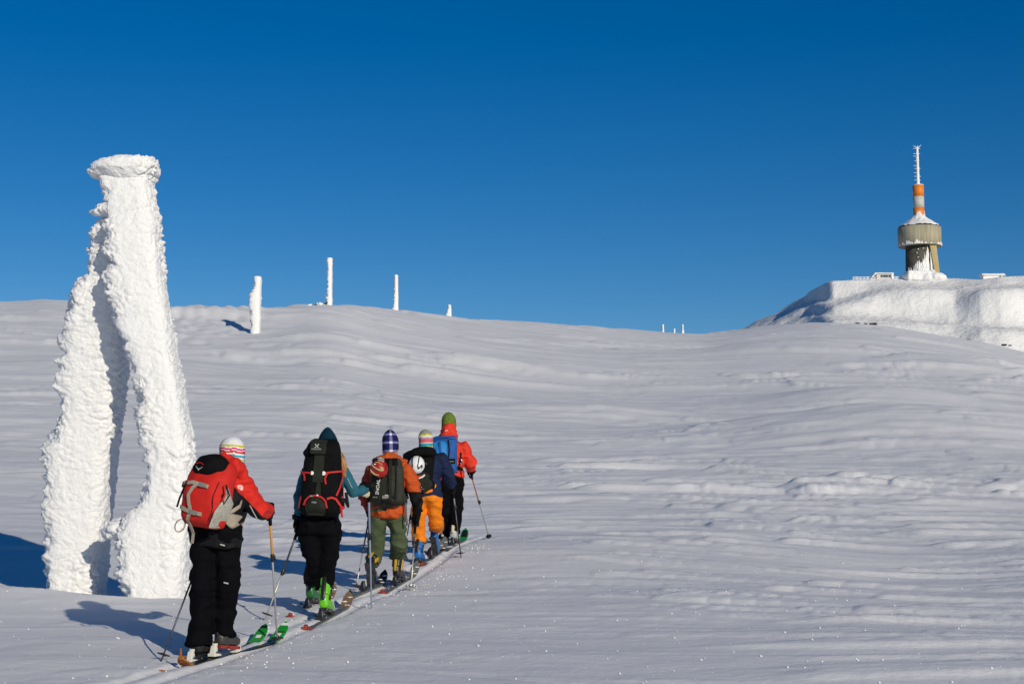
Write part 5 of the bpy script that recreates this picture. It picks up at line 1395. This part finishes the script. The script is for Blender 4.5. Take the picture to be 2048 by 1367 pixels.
def surf_stroke(P, pts, w, m, name, parent, off=0.005, B=None):
    """painted stripe following the shell"""
    q = []
    pts = np.array(pts, float)
    for x in np.linspace(0, len(pts) - 1, 6 * (len(pts) - 1) + 1):
        q.append(P(np.interp(x, np.arange(len(pts)), pts[:, 0]), np.interp(x, np.arange(len(pts)), pts[:, 1]), off))
    w = w if isinstance(w, (list, tuple)) else [w] * len(pts)
    ww = [np.interp(x, np.arange(len(pts)), w) for x in np.linspace(0, len(pts) - 1, len(q))]
    return solid(name, [tube(q, ww, (0, 1, 0), n=8, cap=0.5)], m, parent)
HRED = mat('red_helmet_paint', (0.36, 0.014, 0.009), 0.4, 0.4, coat=0.2, var=0.15, scale=25)
HWHITE = mat('white_helmet_paint', (0.80, 0.80, 0.80), 0.3, 0.5, coat=0.3)
HGOLD = mat('gold_helmet_paint', (0.52, 0.36, 0.17), 0.4, 0.5)
hc = V3((-0.057, -0.459, 1.208))
hroot, P = helmet(B3, hc, pk.R * 0.86 + pk.U * 0.5, pk.U * 0.86 - pk.R * 0.5, pk.B, 0.096, HRED, 'red helmet with gold swirls strapped to the charcoal rucksack')
surf_stroke(P, [(-0.80, 0.35), (-0.78, -0.05), (-0.60, -0.45), (-0.3, -0.72)], [0.006, 0.011, 0.009, 0.005], HGOLD, 'gold_swirl', hroot)
surf_stroke(P, [(-0.42, 0.70), (-0.30, 0.25), (-0.10, -0.15), (0.12, -0.42), (0.32, -0.50), (0.40, -0.35), (0.30, -0.22), (0.20, -0.30)], [0.006, 0.008, 0.008, 0.010, 0.014, 0.014, 0.010, 0.006], HGOLD, 'gold_swirl', hroot)
surf_stroke(P, [(0.05, 0.62), (0.22, 0.50), (0.42, 0.42)], [0.004, 0.005, 0.004], HGOLD, 'gold_swirl', hroot)
surf_stroke(P, [(0.30, 0.30), (0.48, 0.20), (0.60, 0.05)], [0.003, 0.004, 0.003], HGOLD, 'gold_swirl', hroot)
surf_stroke(P, [(-0.12, 0.45), (0.02, 0.38)], [0.007, 0.005], WHITE, 'white_flash', hroot)
solid('goggle_band', [tube([P(-0.15, 0.86, 0.008), P(0.10, 0.80, 0.010), P(0.30, 0.70, 0.010)], [(0.022, 0.008)] * 3, tuple(pk.U), n=8)], BLACKW, hroot)
sb = [P(0.32, 0.82, 0.012), P(0.58, 0.60, 0.014), P(0.78, 0.32, 0.014)]
solid('strap_band', [tube(sb, [(0.020, 0.005)] * 3, tuple(pk.U + pk.R), n=8)], GREYL, hroot)
tdir = sb[2] - sb[0]; tdir /= np.linalg.norm(tdir); tn = pk.B * 0.7 + pk.R * 0.45 + pk.U * 0.45; tn = tn - tdir * np.dot(tn, tdir); tn /= np.linalg.norm(tn)
flat_mesh(text_polys('KONA', 0.034), (sb[0] + sb[2]) / 2 * 0.55 + sb[1] * 0.45 + tn * 0.010, tdir, np.cross(tn, tdir), tn, BLACKW, 'lettering', hroot)
net = solid('net_cord', [tube([P(-0.85, 0.55, 0.012), P(-0.88, 0.1, 0.010)], [0.004, 0.004], n=6), tube([P(0.78, -0.2, 0.006), P(0.6, -0.62, 0.006)], [0.004, 0.004], n=6)], BLACKW, hroot)

# ================================================================== fourth skier: navy jacket, orange trousers, white helmet on black pack
B4 = (-0.99, 18.837, 1.349); hd4 = 8; h4, r4 = heading(hd4)
s4 = empty('person', B4, 'skier in navy jacket, bright orange trousers and pastel striped hat', 'person', SKIERS)
fL, fR = V3((-0.106, 0.11, 0.008)), V3((0.039, 0.506, 0.036))
fL[2] = ski(B4, fL, hd4, 1.50, 0.80, 0.10, (SKIGREY, SKIRED, SKIBLACK), 'left ski of the skier in orange trousers', sink=0.03)
fR[2] = ski(B4, fR, hd4, 1.55, 0.80, 0.10, (SKIGREY, SKIGREY, SKIRED), 'right ski of the skier in orange trousers', clip=SKIRED)
cL, aL, tL = boot(fL, h4, r4, 10, (BOOTBLUE, BOOTBLUE, BOOTBLK, PLASTIC), s4)
cR, aR, tR = boot(fR, h4, r4, 48, (BOOTBLUE, BOOTBLUE, BOOTPALE, BOOTGREY), s4, label='blue boot with lifted heel')
J = joints(head=(-0.023, -0.046, 1.391), neck=(-0.027, -0.066, 1.296), chest=(-0.038, -0.072, 1.167), pelvis=(-0.019, -0.069, 0.845), hem=(-0.012, -0.083, 0.793),
    shL=(-0.226, -0.082, 1.255), elL=(-0.26, 0.013, 1.022), wrL=(-0.187, 0.186, 0.907), shR=(0.15, -0.071, 1.249), elR=(0.236, -0.01, 1.051), wrR=(0.272, 0.142, 0.948),
    hipL=(-0.101, -0.06, 0.758), hipR=(0.075, -0.06, 0.758), knL=(-0.118, 0.073, 0.453), knR=(0.093, 0.089, 0.494))
J.update(cuffL=cL, cuffR=cR, ankL=aL, ankR=aR, toeL=tL, toeR=tR)
body_mesh(J, h4, r4, s4)
jacket(J, r4, h4, [(0.185, 0.15), (0.185, 0.145), (0.18, 0.135), (0.195, 0.135), (0.11, 0.10), (0.085, 0.085)],
    {'L': (0.078, 0.068, 0.055), 'R': (0.084, 0.080, 0.066)}, [ball((-0.023, -0.138, 1.317), (0.135, 0.125, 0.065))], [NAVY], s4, 261, 0.017)
trousers(J, r4, [(0.182, 0.145), 0.098, 0.086, 0.082], [ORANGET], s4, 262, 0.020)
for cu, kn in ((cL, J['knL']), (cR, J['knR'])):
    d = (kn - cu) / np.linalg.norm(kn - cu)
    me = fuse('gaiter', [tube([cu - d * 0.06, cu + d * 0.0], [(0.095, 0.095), (0.090, 0.090)], r4, n=16, cap=0.15)], GAITER, 0.009, 1); folds(me, 0.008, 264, (18, 18, 18)); link('gaiter', me, s4)
beanie('beanie', (-0.026, -0.052, 1.45), (-0.05, 0.04, 1), 0.080, 0.235, [(0, W_LIME), (0.13, W_CYAN), (0.27, W_WHITE), (0.30, W_SALM), (0.38, W_PINK), (0.43, W_SALM), (0.52, W_LIL), (0.58, W_WHITE), (0.65, W_YEL), (0.74, W_GREY)], s4)
pR0, pR1 = V3((0.282, 0.207, 0.902)), V3((0.382, 0.334, 0.024))
pole(B4, pR0 + V3((0, 0, 0.03)), pR1, (BLACKP, STEEL, SHAFT_D), 0.30, 'dark ski pole hanging from the navy sleeve of the skier in orange trousers', 'bar', 0.009)
glove(J['wrR'], pR0, pR0 - pR1, s4)
pL0, pL1 = V3((-0.168, 0.271, 0.867)), V3((-0.301, 0.11, 0.008))
pole(B4, pL0 + V3((0, 0, 0.03)), pL1, (BLACKP, SHAFT_D, SHAFT_G), 0.4, 'mostly hidden ski pole in the left hand of the skier in orange trousers', 'bar', 0.008)
glove(J['wrL'], pL0, pL0 - pL1, s4)
pk = Pack(B4, (-0.064, -0.211, 0.861), hd4, 6, 0, [(0, 0.11, 0.13, 2.6), (0.05, 0.14, 0.17, 2.6), (0.22, 0.15, 0.19, 2.6), (0.38, 0.165, 0.17, 2.6), (0.46, 0.12, 0.12, 2.4)], 'backpack', 'small black rucksack carrying a white helmet on the skier in navy', BLACKP, seed=271, wr=0.008)
me = fuse('lid', [tube([(-0.215, -0.335, 1.275), (-0.132, -0.379, 1.314), (-0.016, -0.381, 1.326), (0.073, -0.318, 1.305)], [(0.045, 0.05), (0.055, 0.08), (0.055, 0.08), (0.045, 0.06)], (0, 0, 1), n=14)], BLACKP, 0.010, 2); folds(me, 0.008, 272); link('lid', me, pk.root)
me = fuse('front_pouch', [ball((-0.048, -0.39, 0.94), (0.125, 0.06, 0.085)), ball((-0.06, -0.39, 1.032), (0.10, 0.05, 0.06))], DKGREEN, 0.009, 2); folds(me, 0.007, 273); link('front_pouch', me, pk.root)
solid('goggle_strap', [tube([(-0.144, -0.441, 1.042), (-0.09, -0.465, 1.024), (-0.039, -0.465, 1.03)], [(0.014, 0.004)] * 3, (0, 0, 1), n=8)], REDW, pk.root)
solid('goggle_strap', [tube([(-0.079, -0.468, 1.007), (-0.038, -0.472, 1.024), (-0.015, -0.472, 1.047)], [(0.009, 0.004)] * 3, (0, 0, 1), n=8)], WHITE, pk.root)
solid('zip_pull', [ball((-0.05, -0.452, 0.904), 0.008, n=8, m=6)], STEEL, pk.root)
solid('zip', [tube([(-0.114, -0.441, 0.893), (-0.079, -0.446, 0.876), (-0.022, -0.44, 0.887)], [0.0035] * 3, n=6)], BUCKLE, pk.root)
me = fuse('hip_wing', [tube([(0.011, -0.302, 0.958), (0.06, -0.24, 0.942), (0.079, -0.158, 0.932)], [(0.05, 0.03), (0.05, 0.03), (0.04, 0.02)], (0, 0, 1), n=12)], BLACKP, 0.010, 1); link('hip_wing', me, pk.root)
solid('side_tape', [tube([(-0.005, -0.366, 1.182), (0.022, -0.322, 1.149), (-0.006, -0.338, 1.108)], [(0.012, 0.003)] * 3, (0, 1, 0), n=6)], GREYL, pk.root)
for k, u in (('L', -1), ('R', 1)):
    sh = J['sh' + k] * 0.70 + J['chest'] * 0.30
    solid('shoulder_strap', [tube([pk.o + pk.R * u * 0.08 + pk.U * 0.40, sh + V3((0, 0, 0.075)) - h4 * 0.02, sh + h4 * 0.13 - V3((0, 0, 0.02)), sh + h4 * 0.14 - V3((0, 0, 0.18)), pk.o + pk.R * u * 0.14 + pk.U * 0.08 + h4 * 0.1], [(0.03, 0.008)] * 5, tuple(r4), n=8)], BLACKW, pk.root)
hroot, P = helmet(B4, V3((-0.107, -0.434, 1.163)), pk.R, pk.U, pk.B, 0.100, HWHITE, 'white helmet with black lines strapped to the small black rucksack')
for s in (-1, 1):
    surf_stroke(P, [(s * 0.34, 0.92), (s * 0.36, 0.5), (s * 0.34, 0.05), (s * 0.28, -0.25), (s * 0.36, -0.52), (s * 0.52, -0.35), (s * 0.70, -0.12)], [0.005, 0.006, 0.006, 0.006, 0.008, 0.006, 0.008], BLACKW, 'black_line', hroot)
    surf_stroke(P, [(s * 0.68, -0.12), (s * 0.72, -0.30), (s * 0.60, -0.48)], [0.008, 0.007, 0.004], BLACKW, 'black_line', hroot)

# ================================================================== fifth skier, leading: red jacket, blue pack, green hat
B5 = (-0.768, 20.376, 1.459); hd5 = 8; h5, r5 = heading(hd5)
s5 = empty('person', B5, 'leading skier in bright red jacket, black trousers and moss green hat', 'person', SKIERS)
fL, fR = V3((-0.103, 0.326, 0.023)), V3((0.033, 0.129, 0.009))
fL[2] = ski(B5, fL, hd5, 1.60, 0.85, 0.10, (SKIGREY, SKIBLACK, SKIGREY), 'left ski of the leading skier', sink=0.02)
fR[2] = ski(B5, fR, hd5, 1.62, 0.85, 0.11, (SKIGREY, SKIGREEN, SKIBLACK), 'right ski of the leading skier with a black tail', clip=None,
    graphic=[(0.16, 0.03, 0.75, SKIBLACK)])
cL, aL, tL = boot(fL, h5, r5, 0, (BOOTGREY, BOOTGREY, BOOTPALE, PLASTIC), s5)
cR, aR, tR = boot(fR, h5, r5, 6, (BOOTPALE, BOOTBLK, CREAM, PLASTIC), s5)
J = joints(head=(-0.04, -0.103, 1.555), neck=(-0.046, -0.111, 1.44), chest=(-0.045, -0.114, 1.275), pelvis=(-0.013, -0.085, 0.997), hem=(-0.007, -0.078, 0.934),
    shL=(-0.23, -0.109, 1.326), elL=(-0.291, -0.016, 1.113), wrL=(-0.209, 0.157, 0.99), shR=(0.132, -0.111, 1.339), elR=(0.239, -0.038, 1.125), wrR=(0.223, 0.109, 1.066),
    hipL=(-0.083, -0.075, 0.909), hipR=(0.063, -0.075, 0.909), knL=(-0.099, 0.048, 0.498), knR=(0.054, 0.028, 0.498))
J.update(cuffL=cL, cuffR=cR, ankL=aL, ankR=aR, toeL=tL, toeR=tR)
body_mesh(J, h5, r5, s5)
jacket(J, r5, h5, [(0.165, 0.14), (0.17, 0.14), (0.175, 0.135), (0.195, 0.135), (0.11, 0.10), (0.09, 0.09)],
    {'L': (0.080, 0.070, 0.055), 'R': (0.086, 0.086, 0.066)}, [tube([(-0.038, -0.149, 1.413), (-0.038, -0.167, 1.489), (-0.038, -0.163, 1.552)], [(0.12, 0.11), (0.118, 0.12), (0.095, 0.10)], n=18)], [RED2], s5, 281, 0.018)
flat_mesh(stroke([(-0.018, -0.004), (-0.005, 0.004), (0.020, 0.006)], 0.006), V3((-0.058, -0.296, 1.527)), V3((1, 0, 0)), V3((0, 0, 1)), V3((0, -1, 0)), WHITE, 'hood_logo', s5)
trousers(J, r5, [(0.165, 0.14), 0.098, 0.088, 0.082], [BLACK], s5, 282, 0.020, drop=(0.14, 0.12))
beanie('beanie', (-0.037, -0.111, 1.631), (0.0, 0.03, 1), 0.088, 0.24, [(0, GREENHAT), (0.5, GREENHAT)], s5, pointy=0.12)
pR0, pR1 = V3((0.228, 0.155, 1.016)), V3((0.468, 1.01, 0.072))
pole(B5, pR0 + V3((0, 0, 0.02)), pR1, (BLACKP, COPPER, SHAFT_G), 0.45, 'copper-topped ski pole angled out right from the leading skier', 'disc', 0.0085)
glove(J['wrR'], pR0 + V3((0, 0, -0.0)), pR0 - pR1, s5)
pL0, pL1 = V3((-0.2, 0.244, 0.928)), V3((-0.287, 0.526, 0.038))
pole(B5, pL0 + V3((0, 0, 0.03)), pL1, (BLACKP, COPPER, SHAFT_G), 0.45, 'mostly hidden ski pole in the left hand of the leading skier', 'disc', 0.008)
glove(J['wrL'], pL0, pL0 - pL1, s5)
pk = Pack(B5, (-0.059, -0.223, 0.969), hd5, 4, -3, [(0, 0.13, 0.13, 2.8), (0.05, 0.15, 0.17, 2.8), (0.20, 0.16, 0.20, 2.8), (0.36, 0.165, 0.19, 2.8), (0.46, 0.16, 0.15, 2.8), (0.50, 0.13, 0.10, 2.6)], 'backpack', 'royal blue rucksack with lighter blue front on the leading skier', BLUEP, seed=291, wr=0.007)
panel(pk, -0.62, 0.34, 0.12, 0.84, BLUEL, 'front_panel', 0.012, arch=0.06, bulge=0.03)
pk.ribbon([(-0.16, 0.82), (-0.12, 0.55), (-0.10, 0.30)], 0.022, BLUEP, 'centre_zip', 0.040)
pk.ribbon([(0.42, 0.86), (0.50, 0.60), (0.40, 0.30)], 0.014, BLACKW, 'edge_piping', 0.012)
panel(pk, 0.40, 0.86, 0.25, 0.37, BLACKP, 'side_label', 0.014)
pk.flat(text_polys('ALPINE', 0.018), 0.62, 0.30, GREYL, 'lettering', off=0.018)
pk.ribbon([(-0.9, 0.88), (-0.3, 0.92), (0.3, 0.92), (0.9, 0.88)], 0.02, BLUEP, 'lid_strap', 0.012)
solid('hip_strap', [tube([(0.08, -0.212, 1.064), (0.117, -0.219, 1.127), (0.123, -0.212, 1.253)], [(0.012, 0.005)] * 3, n=8), tube([(0.061, -0.23, 1.044), (0.136, -0.209, 1.032)], [(0.014, 0.006)] * 2, n=8), tube([(0.124, -0.209, 1.032), (0.129, -0.179, 0.939)], [(0.006, 0.003)] * 2, n=6)], BLACKW, pk.root)
solid('carabiner', [tube([(0.125, -0.264, 1.169), (0.144, -0.261, 1.144), (0.138, -0.257, 1.107), (0.119, -0.258, 1.119)], [0.006] * 4, n=6)], STEEL, pk.root)
for k, u in (('L', -1), ('R', 1)):
    sh = J['sh' + k] * 0.70 + J['chest'] * 0.30
    solid('shoulder_strap', [tube([pk.o + pk.R * u * 0.08 + pk.U * 0.44, sh + V3((0, 0, 0.072)) - h5 * 0.02, sh + h5 * 0.13 - V3((0, 0, 0.02)), sh + h5 * 0.14 - V3((0, 0, 0.18)), pk.o + pk.R * u * 0.15 + pk.U * 0.08 + h5 * 0.1], [(0.03, 0.008)] * 5, tuple(r5), n=8)], BLUEP, pk.root)

# ------------------------------------------------------------------ loose snow
def crumbs(name, pts, lab=None):
    V, F, k = [], [], 0
    for (x, y, s) in pts:
        z = gz(x, y)
        v, f = ball((x, y, z + s * 0.25), (s, s * (0.7 + 0.5 * rng.random()), s * 0.65), n=6, m=4)
        v = v + rng.normal(0, s * 0.14, v.shape)
        V.append(v); F += [tuple(i + k for i in q) for q in f]; k += len(v)
    o = solid(name, [(np.concatenate(V), F)], SNOW); o['kind'] = 'stuff'
    return o
pts = []
tr = np.array(TRACK)
for k in range(170):
    t = rng.uniform(0.3, len(tr) - 1.8); i = int(t)
    p = tr[i] + (tr[i + 1] - tr[i]) * (t - i); d = tr[i + 1] - tr[i]; d /= np.linalg.norm(d)
    s = rng.normal(0.12, 0.30)
    pts.append((p[0] + d[1] * s, p[1] - d[0] * s, min(0.009, abs(rng.normal(0, 0.004)) + 0.003)))
for cx, cy, nn in ((*(-0.396, 19.876, 1.423)[:2], 26), (*(-0.659, 17.804, 1.275)[:2], 26), (*(-1.043, 16.62, 1.19)[:2], 30), (*(-2.12, 14.135, 1.012)[:2], 20), (*(-1.935, 11.945, 0.855)[:2], 26), (*(-1.863, 12.832, 0.919)[:2], 10), (*(-1.426, 15.116, 1.082)[:2], 14)):
    for k in range(nn):
        pts.append((cx + rng.normal(0, 0.14), cy + rng.normal(0, 0.22), min(0.010, abs(rng.normal(0, 0.0045)) + 0.003)))
crumbs('snow_crumbs', pts)

# sparkle of the near snow, imitated by added white specks turned to the sun
V, F, k = [], [], 0
_, su, sv = frame(np.array(to_sun), V3((1, 0, 0)))
for i in range(650):
    r = 9.6 + 13 * rng.random() ** 1.6; th = rng.uniform(-0.31, 0.31)
    x, y = r * math.sin(th), r * math.cos(th); s = 0.003 + 0.007 * rng.random() ** 2.5
    c = V3((x, y, gz(x, y) + 0.004)); t_ = V3(to_sun)
    V += [c + su * s, c + sv * s, c - su * s, c - sv * s, c + t_ * s * 0.6, c - t_ * s]
    for a, b in ((0, 1), (1, 2), (2, 3), (3, 0)): F += [(k + a, k + b, k + 4), (k + b, k + a, k + 5)]
    k += 6
o = solid('snow_glints', [(np.array(V), F)], mat('white_glint_speck', (0.9, 0.9, 0.9), 0.25, 0.6), None, smooth=False); o['kind'] = 'stuff'
